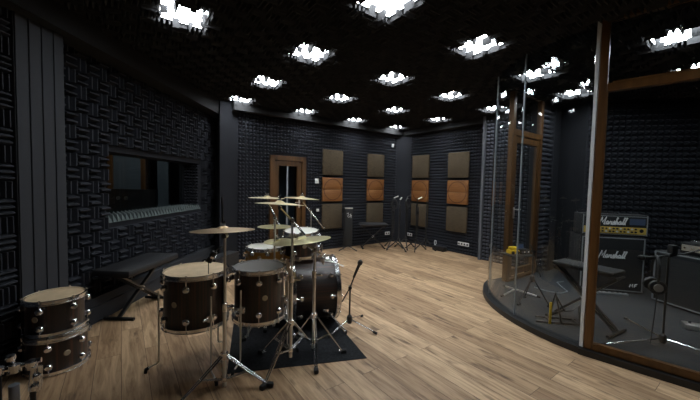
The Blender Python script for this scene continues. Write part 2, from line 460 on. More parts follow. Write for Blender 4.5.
# ------------------------------------------------------------------ far wall with the door
DU0, DU1, DZ = -1.72, -.965, 1.93
wb = MB()
wall_slab(wb, PB, A2, -B2, DU0+2.6, 0, CEIL, u0=-2.6); wall_slab(wb, PB, A2, -B2, 2.1-DU1, 0, CEIL, u0=DU1)
wall_slab(wb, PB, A2, -B2, DU1-DU0, DZ, CEIL, u0=DU0)
wb = struct(wb.build('wall_back', 'wall', smooth=False), 'far wall of dark pyramid foam with the wooden door', 'wall')
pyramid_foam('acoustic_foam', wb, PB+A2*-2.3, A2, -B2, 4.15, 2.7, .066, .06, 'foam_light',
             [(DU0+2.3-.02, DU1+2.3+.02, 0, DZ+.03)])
def along(p, d, n, u, w, z):   # point on a wall: u along, w out of it
    return p+d*u+n*w+Z*z
RB = Matrix((A2, B2, Z)).transposed()      # local x along far wall, y into it
d1 = MB()
for u in (DU0+.045, DU1-.045): d1.box((.09, .16, DZ), along(PB, A2, -B2, u, .0, DZ/2), RB, .006)
d1.box((DU1-DU0, .16, .09), along(PB, A2, -B2, (DU0+DU1)/2, .0, DZ-.045), RB, .006)
d1 = struct(d1.build('door_1', 'door_wood', smooth=False), 'brown wooden glazed door in the far foam wall', 'door')
lf = MB()
for u in (DU0+.14, DU1-.14): lf.box((.09, .05, DZ-.1), along(PB, A2, -B2, u, .03, (DZ-.1)/2), RB, .004)
for z in (.1, DZ-.14): lf.box((DU1-DU0-.36, .05, .1), along(PB, A2, -B2, (DU0+DU1)/2, .03, z), RB, .004)
lf.build('door_leaf', 'door_wood', d1, smooth=False)
MB().box((DU1-DU0-.3, .012, DZ-.3), along(PB, A2, -B2, (DU0+DU1)/2, .02, DZ/2-.03), RB).build('door_glass', 'glass_dark', d1, smooth=False)
MB().box((.03, .02, DZ-.32), along(PB, A2, -B2, (DU0+DU1)/2-.01, .034, DZ/2-.03), RB).build('pale_strip', 'silicone', d1, smooth=False)  # pale upright strip down the middle of the door glass
h = MB().box((.03, .012, .16), along(PB, A2, -B2, DU1-.14, .062, 1.0), RB).tube([along(PB, A2, -B2, DU1-.14, w_, 1.03)+A2*x_ for w_, x_ in ((.06, 0), (.1, 0), (.1, -.1))], .009)
h.build('door_handle', 'steel', d1)
MB().box((DU1-DU0+.3, .02, DZ+.2), along(PB, A2, -B2, (DU0+DU1)/2, -.75, DZ/2+.1), RB).build('vestibule_wall', 'curtain', d1, smooth=False)

# corner post, soffits
k = MB()
e0, e1 = PB+A2*1.52, PR-B2*(-1.584+.34)*1.0
e1 = CORNER-B2*.34
dd = (e1-e0).normalized(); nn = V((dd.y, -dd.x, 0)); Lc = (e1-e0).length
k.prism([(e0.x, e0.y), (e1.x, e1.y), (CORNER.x+.02, CORNER.y+.02)], 0, CEIL)
struct(k.build('column', 'wall', smooth=False), 'black corner panel closing the far corner of the room', 'column')
k = MB(); c = PB+A2*-.2-B2*.085
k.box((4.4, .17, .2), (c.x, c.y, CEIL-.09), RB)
struct(k.build('trim_2', 'soffit_black', smooth=False), 'low black soffit along the far wall', 'trim')

# ------------------------------------------------------------------ right far wall
wr = MB()
RD = -B2
wall_slab(wr, PR, RD, -A2, 3.2, 0, CEIL, u0=-1.9)
wr = struct(wr.build('wall_right', 'wall', smooth=False), 'right far wall of dark pyramid foam with acoustic panels', 'wall')
pyramid_foam('acoustic_foam', wr, PR+RD*-1.28, RD, -A2, 1.9, 2.75, .066, .06, 'foam_light')
RR = Matrix((RD, A2, Z)).transposed()
k = MB(); c = PR-A2*.085
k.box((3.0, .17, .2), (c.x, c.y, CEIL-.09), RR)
struct(k.build('trim_3', 'soffit_black', smooth=False), 'low black soffit along the right far wall', 'trim')
# pier that steps forward towards the booth door
P2 = V((2.565, 6.13, 0)); 
pw = MB(); wall_slab(pw, P2, RD, -A2, 1.22, 0, CEIL, t=.24)
pw = struct(pw.build('wall_pier', 'wall', smooth=False), 'foam covered pier between right far wall and booth door', 'wall')
c = P2+RD*.025-A2*.03
MB().box((.05, .06, CEIL), (c.x, c.y, CEIL/2), RR).build('edge_board', 'board_light', pw, smooth=False)
pyramid_foam('acoustic_foam', pw, P2+RD*.055, RD, -A2, 1.08, 2.7, .07, .06, 'foam_pale')

# acoustic panels, four stacks of three
def panel_pair():
    pa = MB().box((.5, .05, .5), (0, 0, 0), None, .008)
    return pa
zs = (1.865, 1.29, .72)
stacks = [(PB, A2, -B2, -.33, 'stack nearest the wooden door', 'panels beside the door'),
          (PB, A2, -B2, .87, 'far wall stack by the room corner', 'panels by the corner on the far wall'),
          (PR, RD, -A2, -.91, 'right wall stack by the room corner', 'panels by the corner on the right wall'),
          (PR, RD, -A2, .12, 'stack nearest the glass booth', 'panels near the booth')]
fab = org = None
for p, d, n, u, where, grp in stacks:
    for zi, z in enumerate(zs):
        loc = along(p, d, n, u, .075, z if zi != 1 else 1.293)
        rz = math.atan2(d.y, d.x)
        if zi != 1:
            lab = ('brown fabric acoustic panel, %s of ' % ('top' if zi == 0 else 'bottom'))+where
            if fab is None:
                fab = empty('acoustic_panel', lab, 'acoustic panel', loc, rz, 'acoustic panels on the walls')
                MB().box((.5, .045, .53), (0, 0, 0), None, .008).build('fabric_face', 'panel_fabric', fab)
                MB().box((.44, .035, .46), (0, .035, 0)).build('back_frame', 'black', fab)
            else: dup(fab, loc, rz, lab)
        else:
            lab = 'orange wood panel with circle, middle of '+where
            if org is None:
                org = empty('acoustic_panel', lab, 'acoustic panel', loc, rz, 'acoustic panels on the walls')
                MB().box((.5, .04, .248), (0, 0, .126), None, .004).build('wood_face', 'orange_wood', org)
                MB().box((.5, .04, .248), (0, 0, -.126), None, .004).build('wood_face', 'orange_wood', org)
                MB().lathe([(.215, -.0035), (.225, -.0035), (.225, .0035), (.215, .0035)], 56, Matrix.Translation((0, -.021, 0)) @ Matrix.Rotation(PI/2, 4, 'X'), True).build('circle_groove', 'line', org)
                MB().box((.44, .035, .46), (0, .033, 0)).build('back_frame', 'black', org)
            else: dup(org, loc, rz, lab)

# wall plates
def plate(name, p, d, n, u, z, w, h_, cells, label, cat):
    loc = along(p, d, n, u, .05, z)
    o = empty(name, label, cat, loc, math.atan2(d.y, d.x))
    MB().box((w, .016, h_), (0, 0, 0), None, .003).build('faceplate', 'white', o)
    for i in range(cells):
        x = -w/2+(i+.5)*w/cells
        MB().box((w/cells*.5, .008, h_*.45), (x, -.01, 0), None, .002).build('rocker' if 'switch' in name else 'socket', 'alu' if 'switch' in name else 'black', o)
    MB().box((w*.8, .05, h_*.8), (0, .03, 0)).build('back_box', 'black', o)
    return o
plate('light_switch', PB, A2, -B2, -.70, 1.465, .085, .1, 1, 'white light switch on the foam right of the wooden door', 'switch')
plate('light_switch', PB, A2, -B2, -.668, .86, .06, .06, 1, 'small white wall button below the light switch', 'switch')
plate('power_socket', PB, A2, -B2, 1.32, .23, .15, .075, 2, 'white double socket low on the far wall behind the stands', 'socket')
plate('power_socket', PR, RD, -A2, -1.22, .21, .15, .075, 2, 'white double socket low on the right wall behind the stands', 'socket')
plate('power_socket', PR, RD, -A2, .29, .22, .26, .075, 4, 'long white socket strip low on the right wall under the panels', 'socket')
o = empty('ceiling_sensor', 'tiny white sensor high up in the far corner', 'sensor', along(PB, A2, -B2, 1.42, .05, 2.39), TH)
MB().lathe([(0, -.05), (.022, -.045), (.03, -.02), (.03, .03), (0, .04)], 16).build('sensor_dome', 'white', o)
MB().box((.03, .06, .03), (0, .03, .02)).build('sensor_bracket', 'white', o)

# ------------------------------------------------------------------ glass booth
FB = .052
a0, a1 = math.radians(140), math.radians(215.6)
def arc(r, n=40, s=a0, e=a1): return [(BOOTH_C.x+r*math.cos(s+(e-s)*i/n), BOOTH_C.y+r*math.sin(s+(e-s)*i/n)) for i in range(n+1)]
W0 = V((3.50, 5.37, 0)); W1 = V((3.64, 4.93, 0)); WD = V((.97, -.243, 0)).normalized(); WN = V((WD.y, -WD.x, 0))
W2 = W1+WD*2.6
FE = FP+FD*4.3
poly = arc(BOOTH_R+.035)+[(FE.x-FN.x*.05, FE.y-FN.y*.05), (W2.x+.05, W2.y), (W1.x, W1.y), (W0.x, W0.y), (D1.x, D1.y)]
struct(MB().prism(poly, .001, FB).build('floor_booth', 'carpet', smooth=False), 'raised dark grey carpet floor of the glass booth', 'floor')
outer = arc(BOOTH_R+.06); inner = arc(BOOTH_R-.04)
k = MB()
def ring(mb, o_, i_, z0, z1): mb.prism(o_+i_[::-1], z0, z1)
t_ = bmesh.new()
for i in range(40): k.prism([outer[i], outer[i+1], inner[i+1], inner[i]], 0, FB+.004)
f0, f1 = FP-FN*.075, FP+FD*3.2-FN*.075
k.prism([(f0.x-FD.x*.03, f0.y-FD.y*.03), (f1.x, f1.y), (f1.x+FN.x*.13, f1.y+FN.y*.13), (f0.x+FN.x*.13, f0.y+FN.y*.13)], 0, FB)
struct(k.build('trim_4', 'black', smooth=False), 'black curved plinth under the booth glass', 'trim')

# curved glass, three bent panes with joints
GT = CEIL-.02
w2 = None
cuts = [a0+.03, math.radians(165), math.radians(190), a1-.02]
for s, e in zip(cuts, cuts[1:]):
    k = MB(); n = 14
    O_ = arc(BOOTH_R+.005, n, s+.002, e-.002); I_ = arc(BOOTH_R-.005, n, s+.002, e-.002)
    t_ = bmesh.new(); R_ = []
    for (x, y), (x2, y2) in zip(O_, I_):
        R_.append([t_.verts.new((x, y, FB+.004)), t_.verts.new((x, y, GT)), t_.verts.new((x2, y2, GT)), t_.verts.new((x2, y2, FB+.004))])
    for A_, B_ in zip(R_, R_[1:]):
        for q in range(4): t_.faces.new((A_[q], B_[q], B_[(q+1) % 4], A_[(q+1) % 4]))
    t_.faces.new(R_[0]); t_.faces.new(R_[-1][::-1])
    k._add(t_)
    if w2 is None:
        w2 = struct(k.build('window_2', 'glass'), 'curved floor to ceiling booth glass in bent panes', 'window')
    else: k.build('curved_pane', 'glass', w2)
for a in cuts[1:3]:
    k = MB(); x, y = BOOTH_C.x+BOOTH_R*math.cos(a), BOOTH_C.y+BOOTH_R*math.sin(a)
    k.box((.014, .008, GT-FB-.012), (x, y, (GT+FB+.004)/2), Euler((0, 0, a)))
    k.build('glass_joint', 'silicone', w2, smooth=False)
# aluminium channel where the curve meets the wooden post
x, y = BOOTH_C.x+BOOTH_R*math.cos(a1-.006), BOOTH_C.y+BOOTH_R*math.sin(a1-.006)
MB().box((.05, .026, GT-FB), (x, y, (GT+FB)/2), Euler((0, 0, a1))).build('edge_channel', 'alu', w2, smooth=False)

# framed flat front
RF = Matrix((FD, FN, Z)).transposed()
def fpos(u, w, z): return FP+FD*u+FN*w+Z*z
k = MB()
k.box((.056, .07, GT-FB), fpos(.03, 0, (GT+FB)/2), RF, .005)
k.box((.1, .1, GT-FB), fpos(1.55, 0, (GT+FB)/2), RF, .005)
w3 = struct(k.build('window_3', 'post_wood', smooth=False), 'flat booth front of large panes in honey brown wooden frame', 'window')
w3b = MB()
for z, hh in ((FB+.027, .054), (2.235, .066), (2.79, .05)):
    w3b.box((1.445, .066, hh), fpos(.7815, 0, z), RF, .004)
# rails drawn in their own frame so the grain runs along them
w3b.build('rail', 'post_wood', w3, smooth=False)
MB().box((1.44, .01, 2.2-FB-.06), fpos(.78, 0, (2.2+FB+.06)/2), RF).build('lower_pane', 'glass', w3, smooth=False)
MB().box((1.44, .01, .52), fpos(.78, 0, 2.52), RF).build('upper_pane', 'glass', w3, smooth=False)
k = MB()
k.box((1.4, .014, .01), fpos(.79, -.03, FB+.058), RF).box((1.4, .014, .01), fpos(.79, -.03, 2.272), RF)
k.box((.008, .012, 2.1), fpos(.062, -.03, 1.15), RF)
k.build('glazing_bead', 'rail_wood', w3, smooth=False)
kw = MB(); wall_slab(kw, FP, FD, -FN, 4.2, 0, CEIL, u0=1.6)
struct(kw.build('wall_front', 'wall', smooth=False), 'dark wall continuing the booth front beyond the right edge', 'wall')

# booth door wall
DW = .95
k = MB()
RA = Matrix((A2, B2, Z)).transposed()
def dpos(u, w, z): return D0+A2*u+B2*w+Z*z
for u in (.06, DW-.035): k.box((.07, .07, GT-.06), dpos(u, 0, (GT+.06)/2), RA, .005)
k.box((DW-.14, .07, .085), dpos(DW/2, 0, 2.2), RA, .005)
k.box((DW-.14, .07, .05), dpos(DW/2, 0, 2.79), RA, .005)
k.box((DW-.14, .07, .03), dpos(DW/2, 0, FB+.015), RA)
d2 = struct(k.build('door_2', 'door_wood', smooth=False), 'wooden framed glass door into the booth, beside the curved glass', 'door')
k = MB()
for u in (.137, DW-.112): k.box((.08, .045, 2.05), dpos(u, 0, 1.13), RA, .004)
for z in (.17, 2.1): k.box((DW-.3, .045, .09), dpos(DW/2, 0, z), RA, .004)
k.build('door_leaf', 'door_wood', d2, smooth=False)
MB().box((DW-.3, .01, 1.86), dpos(DW/2, 0, 1.13), RA).build('door_glass', 'glass', d2, smooth=False)
MB().box((DW-.14, .01, .52), dpos(DW/2, 0, 2.51), RA).build('transom_glass', 'glass', d2, smooth=False)
h = MB().box((.03, .012, .16), dpos(.15, -.03, 1.05), RA).tube([dpos(.15+x_, w_, 1.1) for w_, x_ in ((-.03, 0), (-.075, 0), (-.075, .1))], .009)
h.build('door_handle', 'steel', d2)

# booth walls
k = MB(); wall_slab(k, D0+A2*.955, A2, -B2, .665, 0, CEIL)
bw = struct(k.build('wall_booth', 'wall', smooth=False), 'narrow foam strip wall right of the booth door', 'wall')
pyramid_foam('acoustic_foam', bw, D0+A2*.99+Z*FB, A2, -B2, .52, 2.62, .075, .06, 'foam_light')
k = MB(); cd = (W1-W0).normalized(); cn = V((cd.y, -cd.x, 0))
k.prism([(W0.x-.02, W0.y+.05), (W1.x, W1.y), (W1.x+.15, W1.y+.1), (W0.x+.3, W0.y+.1)], FB, CEIL)
struct(k.build('column', 'board_dark', smooth=False), 'smooth dark grey column inside the booth behind the wooden post', 'column')
k = MB(); wall_slab(k, W1, WD, WN, 2.7, 0, CEIL)
bw = struct(k.build('wall_amps', 'wall', smooth=False), 'booth back wall of dark pyramid foam behind the amplifiers', 'wall')
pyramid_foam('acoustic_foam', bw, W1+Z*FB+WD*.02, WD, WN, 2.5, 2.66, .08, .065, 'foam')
k = MB(); g0, g1 = W2, FE
gd = (g1-g0).normalized(); gn = V((gd.y, -gd.x, 0))
wall_slab(k, g0, gd, gn, (g1-g0).length, 0, CEIL)
struct(k.build('wall_booth_side', 'wall', smooth=False), 'dark side wall of the booth beyond the right edge', 'wall')
# walls behind the camera
k = MB(); k.box((8.4, .15, CEIL), (1.3, -2.5, CEIL/2))
struct(k.build('wall_behind', 'wall', smooth=False), 'dark wall behind the camera', 'wall')
k = MB(); k.box((.15, 3.0, CEIL), (5.35, -1.4, CEIL/2))
struct(k.build('wall_side', 'wall', smooth=False), 'dark side wall right of the camera', 'wall')

# ------------------------------------------------------------------ control room behind the window
k = MB()
k.box((.1, 5.2, 2.7), (-6.0, 5.2, 1.35)).box((3.2, .1, 2.7), (-4.45, 7.75, 1.35)).box((3.2, .1, 2.7), (-4.45, 2.65, 1.35)).box((3.2, 5.2, .1), (-4.45, 5.2, 2.75))
struct(k.build('wall_control_room', 'wall', smooth=False), 'dim control room walls seen through the window', 'wall')
k = MB()
for x in (-4.32, -3.72): k.box((.09, .08, 2.1), (x, 5.7, 1.05))
k.box((.69, .08, .09), (-4.02, 5.7, 2.1))
d3 = struct(k.build('door_3', 'post_wood', smooth=False), 'wooden framed door in the control room seen through the window', 'door')
MB().box((.51, .02, 2.05), (-4.02, 5.7, 1.03)).build('door_blind', 'curtain', d3, smooth=False)
k = MB().box((.2, .06, 2.0), (-3.40, 5.75, 1.0))
tag(k.build('wall_board', 'curtain', smooth=False), 'pale grey upright board in the control room behind the window', 'board')
o = empty('mixing_desk', 'dark desk silhouette behind the control room window', 'desk', (-3.95, 5.0, 0))
MB().box((1.5, .6, .06), (0, 0, .8)).build('desk_top', 'black', o)
MB().box((1.5, .08, .42), (0, .2, 1.04)).build('desk_bridge', 'black', o)
for x in (-.7, .7): MB().box((.05, .55, .77), (x, 0, .385)).build('leg', 'black', o)
for x in (.15, .28): MB().lathe([(0, -.01), (.03, -.01), (.03, .01), (0, .01)], 16, Matrix.Translation((x, .155, 1.1)) @ Matrix.Rotation(PI/2, 4, 'X')).build('meter', 'steel', o)
ld = bpy.data.lights.new('control_room_lamp', 'POINT'); ld.energy = 16; ld.shadow_soft_size = .12; ld.color = (1, .93, .82)
lo = bpy.data.objects.new('control_room_lamp', ld); COL.objects.link(lo); lo.location = (-3.7, 4.4, 2.4)
tag(lo, 'lamp in the control room', 'lamp')

# ------------------------------------------------------------------ drum rug
k = MB()
r0, r1 = V((-.87, 2.235, 0)), V((.165, 2.485, 0))
k.prism([(r0.x, r0.y), (r1.x, r1.y), (-.36, 3.72), (-1.27, 3.52)], .001, .005)
tag(k.build('drum_rug', 'rug', smooth=False), 'charcoal felt rug under the drum kit', 'rug')

# ------------------------------------------------------------------ drums
def Rz(a): return Matrix.Rotation(a, 4, 'Z')
def T4(x, y, z): return Matrix.Translation((x, y, z))
LUG = ROD = None
def drum(root, r, z0, z1, nl, headm, shellm='shell', base=Matrix(), ph=0., badge_a=-PI/2, hoopm='chrome', hoop_h=.03, wide=False, both=True):
    """shell between z0 and z1 along the local axis of `base`"""
    sh = MB().lathe([(r-.006, z0), (r, z0+.004), (r, z1-.004), (r-.006, z1)], 64).build('shell', shellm, root, base)
    for nm, zz, s in (('top_hoop', z1, 1), ('bottom_hoop', z0, -1)):
        hh = hoop_h; ri, ro = r+.003, r+(.016 if not wide else .02)
        za, zb = zz-s*hh*.62, zz+s*hh*.38
        MB().lathe([(ri, za), (ro+.004, za), (ro+.004, za+s*.004), (ro-.004, za+s*.007), (ro-.004, zb-s*.005), (ro+.002, zb-s*.003), (ro+.002, zb), (ri+.002, zb)], 64, None, True).build(nm, hoopm, root, base)
        MB().lathe([(0, zz+s*.004), (r-.02, zz+s*.004), (r-.004, zz+s*.003), (r+.003, zz-s*.01), (r-.0055, zz-s*.01), (r-.012, zz), (0, zz)], 64).build('drumhead' if s > 0 else 'bottom_head', headm if s > 0 or not wide else headm, root, base)
    global LUG, ROD
    for k_ in range(nl):
        a = ph+2*PI*k_/nl
        for zz, s in ((z1, 1), (z0, -1)):
            zl = zz-s*(min(.075, (z1-z0)*.24))
            if LUG is None:
                lg = MB().lathe([(0, .036), (.013, .035), (.022, .027), (.0245, .018), (.019, .011), (.016, -.003), (0, -.003)], 18, Matrix.Rotation(PI/2, 4, 'Y'))
                lo_ = lg.build('lug', 'chrome', root); LUG = lo_.data
            else:
                lo_ = bpy.data.objects.new('lug', LUG); COL.objects.link(lo_); lo_.parent = root
            lo_.matrix_local = base @ Rz(a) @ T4(r, 0, zl)
            zt = zz+s*hoop_h*.5
            rd = MB().tube([(.014, 0, 0), (.014, 0, zt-zl)], .0035, 6).lathe([(0, 0), (.007, 0), (.007, s*.012), (0, s*.012)], 8, T4(.014, 0, zt-zl-s*.008))
            rd.build('tension_rod', 'chrome', lo_)
    MB().lathe([(0, .004), (.018, .003), (.021, 0), (0, -.003)], 24, Matrix.Rotation(PI/2, 4, 'Y')).build('badge', 'badge', root, base @ Rz(badge_a) @ T4(r, 0, (z0+z1)/2+.0))
    return sh

def tom_leg(root, a, r, ztop, zbot, zbr, knee=.16, out=.07):
    """bent floor tom leg with its bracket and rubber tip"""
    m = Rz(a)
    br = MB().box((.03, .05, .055), (r+.014, 0, zbr), None, .006).lathe([(0, 0), (.012, 0), (.012, .03), (0, .03)], 12, T4(r+.03, -.02, zbr) @ Matrix.Rotation(PI/2, 4, 'X'))
    br.box((.03, .008, .014), (r+.03, -.055, zbr), None, .003)
    br.build('leg_bracket', 'chrome', root, m)
    x = r+.036
    lg = MB().tube([(x, 0, ztop), (x, 0, knee+.012), (x+.008, 0, knee-.005), (x+out, 0, knee-.03)] if False else [(x, 0, ztop), (x, 0, .075), (x+.012, 0, .06), (x+out, 0, .035), (x+out+.012, 0, .025)], .0062, 10).build('leg', 'steel', root, m)
    MB().tube([(x+out-.005, 0, .037), (x+out+.012, 0, .027), (x+out+.016, 0, .001)], [.011, .013, .011], 12).build('rubber_foot', 'rubber', lg)

# big floor tom, front left
ft = empty('floor_tom', 'larger dark striped floor tom, leftmost of the kit, on three bent chrome legs', 'drum', (-1.14, 2.33, 0), 0, 'floor toms')
drum(ft, .213, .362, .735, 8, 'head_coated', ph=math.radians(-80), badge_a=math.radians(-104))
for a in (198, 318, 75): tom_leg(ft, math.radians(a), .213, .60, 0, .44)
# second floor tom
f2 = empty('floor_tom', 'smaller dark striped floor tom standing on the rug beside the bass drum', 'drum', (-.713, 2.50, .004), 0, 'floor toms')
drum(f2, .191, .335, .725, 8, 'head_grey', ph=math.radians(-75), badge_a=math.radians(-62))
for a in (250, 10, 130): tom_leg(f2, math.radians(a), .19, .60, .0, .45)

# bass drum lying on its side
kd = V((.955, .297, 0)).normalized(); kx = V((0, 0, 1)); ky = kd.cross(kx)
KB = Matrix((kx, ky, kd)).transposed().to_4x4(); KB.translation = (0, 0, .339)
bd = empty('bass_drum', 'large dark striped bass drum lying on its side on the rug', 'drum', (-.385, 3.2, 0))
drum(bd, .303, -.215, .225, 10, 'head_coated', base=KB, ph=math.radians(18), badge_a=math.radians(130), hoopm='chrome', hoop_h=.045, wide=True)
for s in (1, -1):
    n0 = V((.16, .0, 0)); base = V((0, 0, .339))+kd*.1+ky*s*.27-Z*.14
    tip = V((0, 0, .021))+kd*.27+ky*s*.40
    sp = MB().tube([base, tip], .007, 10).lathe([(0, -.02), (.03, -.015), (.034, .0), (.03, .015), (0, .02)], 16, Matrix.Translation(base)).build('spur', 'chrome', bd)
    MB().tube([tip+V((0, 0, .01)), tip-V((0, 0, .016))], [.012, .010], 10).build('rubber_foot', 'rubber', sp)
# bass drum pedal
pd = empty('bass_pedal', 'chrome bass drum pedal at the left head of the bass drum', 'pedal', (-.385-kd.x*.42, 3.2-kd.y*.42, .005), math.atan2(kd.y, kd.x))
MB().box((.34, .09, .008), (-.06, 0, .006), None, .003).build('base_plate', 'black_metal', pd)
MB().box((.26, .075, .01), (-.08, 0, .055), Euler((0, math.radians(-15), 0)), .003).build('footboard', 'steel', pd)
k = MB()
for s in (-1, 1): k.tube([(.08, s*.055, .006), (.075, s*.055, .2)], .009)
k.tube([(.075, -.07, .2), (.075, .07, .2)], .008)
k.build('pedal_frame', 'chrome', pd)
k = MB().tube([(.075, 0, .2), (.09, 0, .36)], .0045).lathe([(0, -.03), (.02, -.028), (.025, 0), (.02, .028), (0, .03)], 16, T4(.095, 0, .37) @ Matrix.Rotation(PI/2, 4, 'Y'))
k.build('beater', 'chrome', pd)

# cymbals and their stands
def cymbal(name, label, loc, r, tilt=(0, 0), m='bronze', group='cymbals'):
    o = empty(name, label, 'cymbal', loc, 0, group); o.rotation_euler = (tilt[0], tilt[1], 0)
    br = r*.2; bh = r*.085; bow = r*.07
    pr = [(.006, bh+bow), (br*.5, bh*.85+bow), (br*.85, bh*.35+bow), (br, bow)]
    for q in range(1, 9):
        x = br+(r-br)*q/8; pr.append((x, bow*(1-((x-br)/(r-br))**1.6)))
    pr += [(r, -.0012)]+[(x, z-.0016) for x, z in pr[::-1][1:]]
    MB().lathe(pr, 72, T4(0, 0, -bow-bh*.5), True).build('cymbal_plate', m, o)
    MB().lathe([(.006, 0), (.016, .0), (.017, .01), (.006, .012)], 18, T4(0, 0, bh*.5), True).build('felt_washer', 'felt', o)
    k = MB().lathe([(0, 0), (.008, 0), (.008, .012), (0, .014)], 12, T4(0, 0, bh*.5+.012))
    k.box((.034, .006, .014), (0, 0, bh*.5+.022), None, .002).tube([(0, 0, -.035), (0, 0, bh*.5+.05)], .003, 8)
    k.build('wing_nut', 'chrome', o)
    return o

def stand(name, label, loc, hub, collar, R, angles, pole_top, cat='cymbal stand', group='cymbal stands', double=True, polem='steel', r0=.0125):
    o = empty(name, label, cat, loc, 0, group)
    pole = MB().tube([(0, 0, collar-.06), (0, 0, hub+.35 if pole_top > hub+.45 else pole_top)], r0, 14)
    if pole_top > hub+.45: pole.tube([(0, 0, hub+.33), (0, 0, pole_top)], r0*.72, 12)
    pole.build('pole', polem, o)
    MB().lathe([(r0, -.025), (r0+.012, -.022), (r0+.012, .022), (r0, .025)], 16, T4(0, 0, hub), True).build('leg_collar', 'chrome', o)
    MB().lathe([(r0, -.018), (r0+.01, -.016), (r0+.01, .016), (r0, .018)], 16, T4(0, 0, collar), True).build('brace_collar', 'chrome', o)
    if pole_top > hub+.45:
        cj = MB().lathe([(r0*.7, -.03), (r0+.007, -.03), (r0+.007, .025), (r0*.7, .028)], 16, T4(0, 0, hub+.34), True).box((.05, .012, .016), (r0+.03, 0, hub+.335), None, .003)
        cj.build('height_clamp', 'chrome', o)
    for a in angles:
        a = math.radians(a); d = V((math.cos(a), math.sin(a), 0)); s = V((-d.y, d.x, 0))
        top = V((0, 0, hub))+d*.022; tip = d*R+V((0, 0, .022))
        lg = MB()
        for q in ((-1, 1) if double else (0,)):
            off = s*.011*q
            lg.tube([top+off, top.lerp(tip, .5)+off-Z*.004, tip+off*.6], .0055, 8)
        lg.bar(tip-d*.03, tip+d*.012, .03, .012)
        lg = lg.build('leg', 'chrome', o)
        MB().box((.05, .034, .034), tuple(tip+d*.012-V((0, 0, .004))), Rz(a).to_3x3(), .009).build('rubber_foot', 'rubber', lg)
        mid = top.lerp(tip, .52)
        b_ = MB()
        for q in ((-1, 1) if double else (0,)): b_.tube([V((0, 0, collar))+d*.02+s*.008*q, mid+s*.008*q], .0045, 8)
        b_.build('brace', 'chrome', o)
    return o

def boom(o, joint, front, back):
    """tilter joint on top of the pole, boom tube through it, small cymbal tilter at its front end (local coordinates)"""
    joint, front, back = V(joint), V(front), V(back)
    MB().lathe([(0, -.018), (.017, -.018), (.017, .018), (0, .018)], 14, Matrix.Translation(joint) @ Matrix.Rotation(PI/2, 4, 'X')).box((.012, .06, .014), tuple(joint+V((0, -.03, 0))), None, .003).build('boom_joint', 'chrome', o)
    MB().tube([back, front], .0075, 12).build('boom_arm', 'chrome', o)
    MB().lathe([(0, -.014), (.013, -.014), (.013, .014), (0, .014)], 12, Matrix.Translation(front) @ Matrix.Rotation(PI/2, 4, 'X')).tube([front, front+V((0, 0, .035))], .005, 8).build('tilter', 'chrome', o)

# stand 1: straight stand close to the camera with the brown cymbal
s1 = stand('cymbal_stand', 'straight cymbal stand in front of the two floor toms', (-.835, 2.1, 0), .215, .055, .30, (228, 0, 118), 1.05)
MB().tube([(0, 0, 1.03), (-.012, 0, 1.13)], .005, 8).lathe([(0, -.02), (.018, -.02), (.018, .02), (0, .02)], 14, T4(0, 0, 1.04) @ Matrix.Rotation(PI/2, 4, 'X')).build('tilter', 'chrome', s1)
MB().tube([(-.012, 0, 1.12), (-.02, 0, 1.30)], [.007, .0055], 10).build('top_rod', 'black_metal', s1)
cymbal('cymbal', 'brownish crash cymbal over the left floor tom, lowest on the left', (-.847, 2.1, 1.10), .205, (math.radians(-3), math.radians(-2)), 'bronze_brown')
# stand 2: boom stand with the middle top cymbal
s2 = stand('cymbal_stand', 'tall boom cymbal stand nearest to the rug front, under the middle top cymbal', (-.43, 2.36, 0), .34, .13, .30, (245, 60, 150), 1.11)
boom(s2, (0, 0, 1.12), (-.104, .04, 1.235-.02), (.105, -.04, 1.02))
cymbal('cymbal', 'middle of the three top cymbals, the nearest and widest', (-.534, 2.40, 1.262), .185, (math.radians(-3), math.radians(2)))
# stand 3: ride
s3 = stand('cymbal_stand', 'boom stand with crossed chrome legs at the front of the rug, under the ride cymbal', (-.275, 2.52, 0), .33, .12, .24, (282, 8, 168), .86)
boom(s3, (0, 0, .87), (-.125, .105, .912), (.06, -.05, .845))
cymbal('cymbal', 'large greenish ride cymbal tilted low over the bass drum', (-.40, 2.625, .952), .245, (math.radians(-2), math.radians(-7)), 'bronze_dark')
# stand 4, 5 behind
s4 = stand('cymbal_stand', 'boom cymbal stand behind the smaller floor tom, under the left top cymbal', (-.685, 2.88, 0), .34, .13, .27, (90, 215, 330), 1.07)
boom(s4, (0, 0, 1.08), (-.08, .02, 1.235), (.04, -.008, 1.02))
cymbal('cymbal', 'left one of the three top cymbals', (-.765, 2.90, 1.28), .165, (math.radians(-1), math.radians(1)))
s5 = stand('cymbal_stand', 'boom cymbal stand behind the rack tom and bass drum, under the right top cymbal', (-.45, 3.66, 0), .34, .13, .22, (20, 140, 85), 1.07)
boom(s5, (0, 0, 1.08), (-.096, -.08, 1.205), (.16, .0, .88))
cymbal('cymbal', 'right one of the three top cymbals', (-.546, 3.58, 1.255), .20, (math.radians(-1), math.radians(3)))
# hi-hat
hh = stand('hi_hat_stand', 'hi-hat stand behind the maple snare drum', (-.80, 3.38, 0), .30, .1, .17, (95, 180, 300), .93, 'hi-hat stand', None)
MB().tube([(0, 0, .9), (0, 0, 1.02)], .0035, 8).build('pull_rod', 'chrome', hh)
cymbal('hi_hat_cymbal', 'upper hi-hat cymbal behind the maple snare drum', (-.80, 3.36, .955), .178, (0, 0), 'bronze_dark', 'hi-hat pair')
o = cymbal('hi_hat_cymbal', 'lower hi-hat cymbal facing down, beneath its twin', (-.80, 3.36, .915), .178, (PI, 0), 'bronze_dark', 'hi-hat pair')
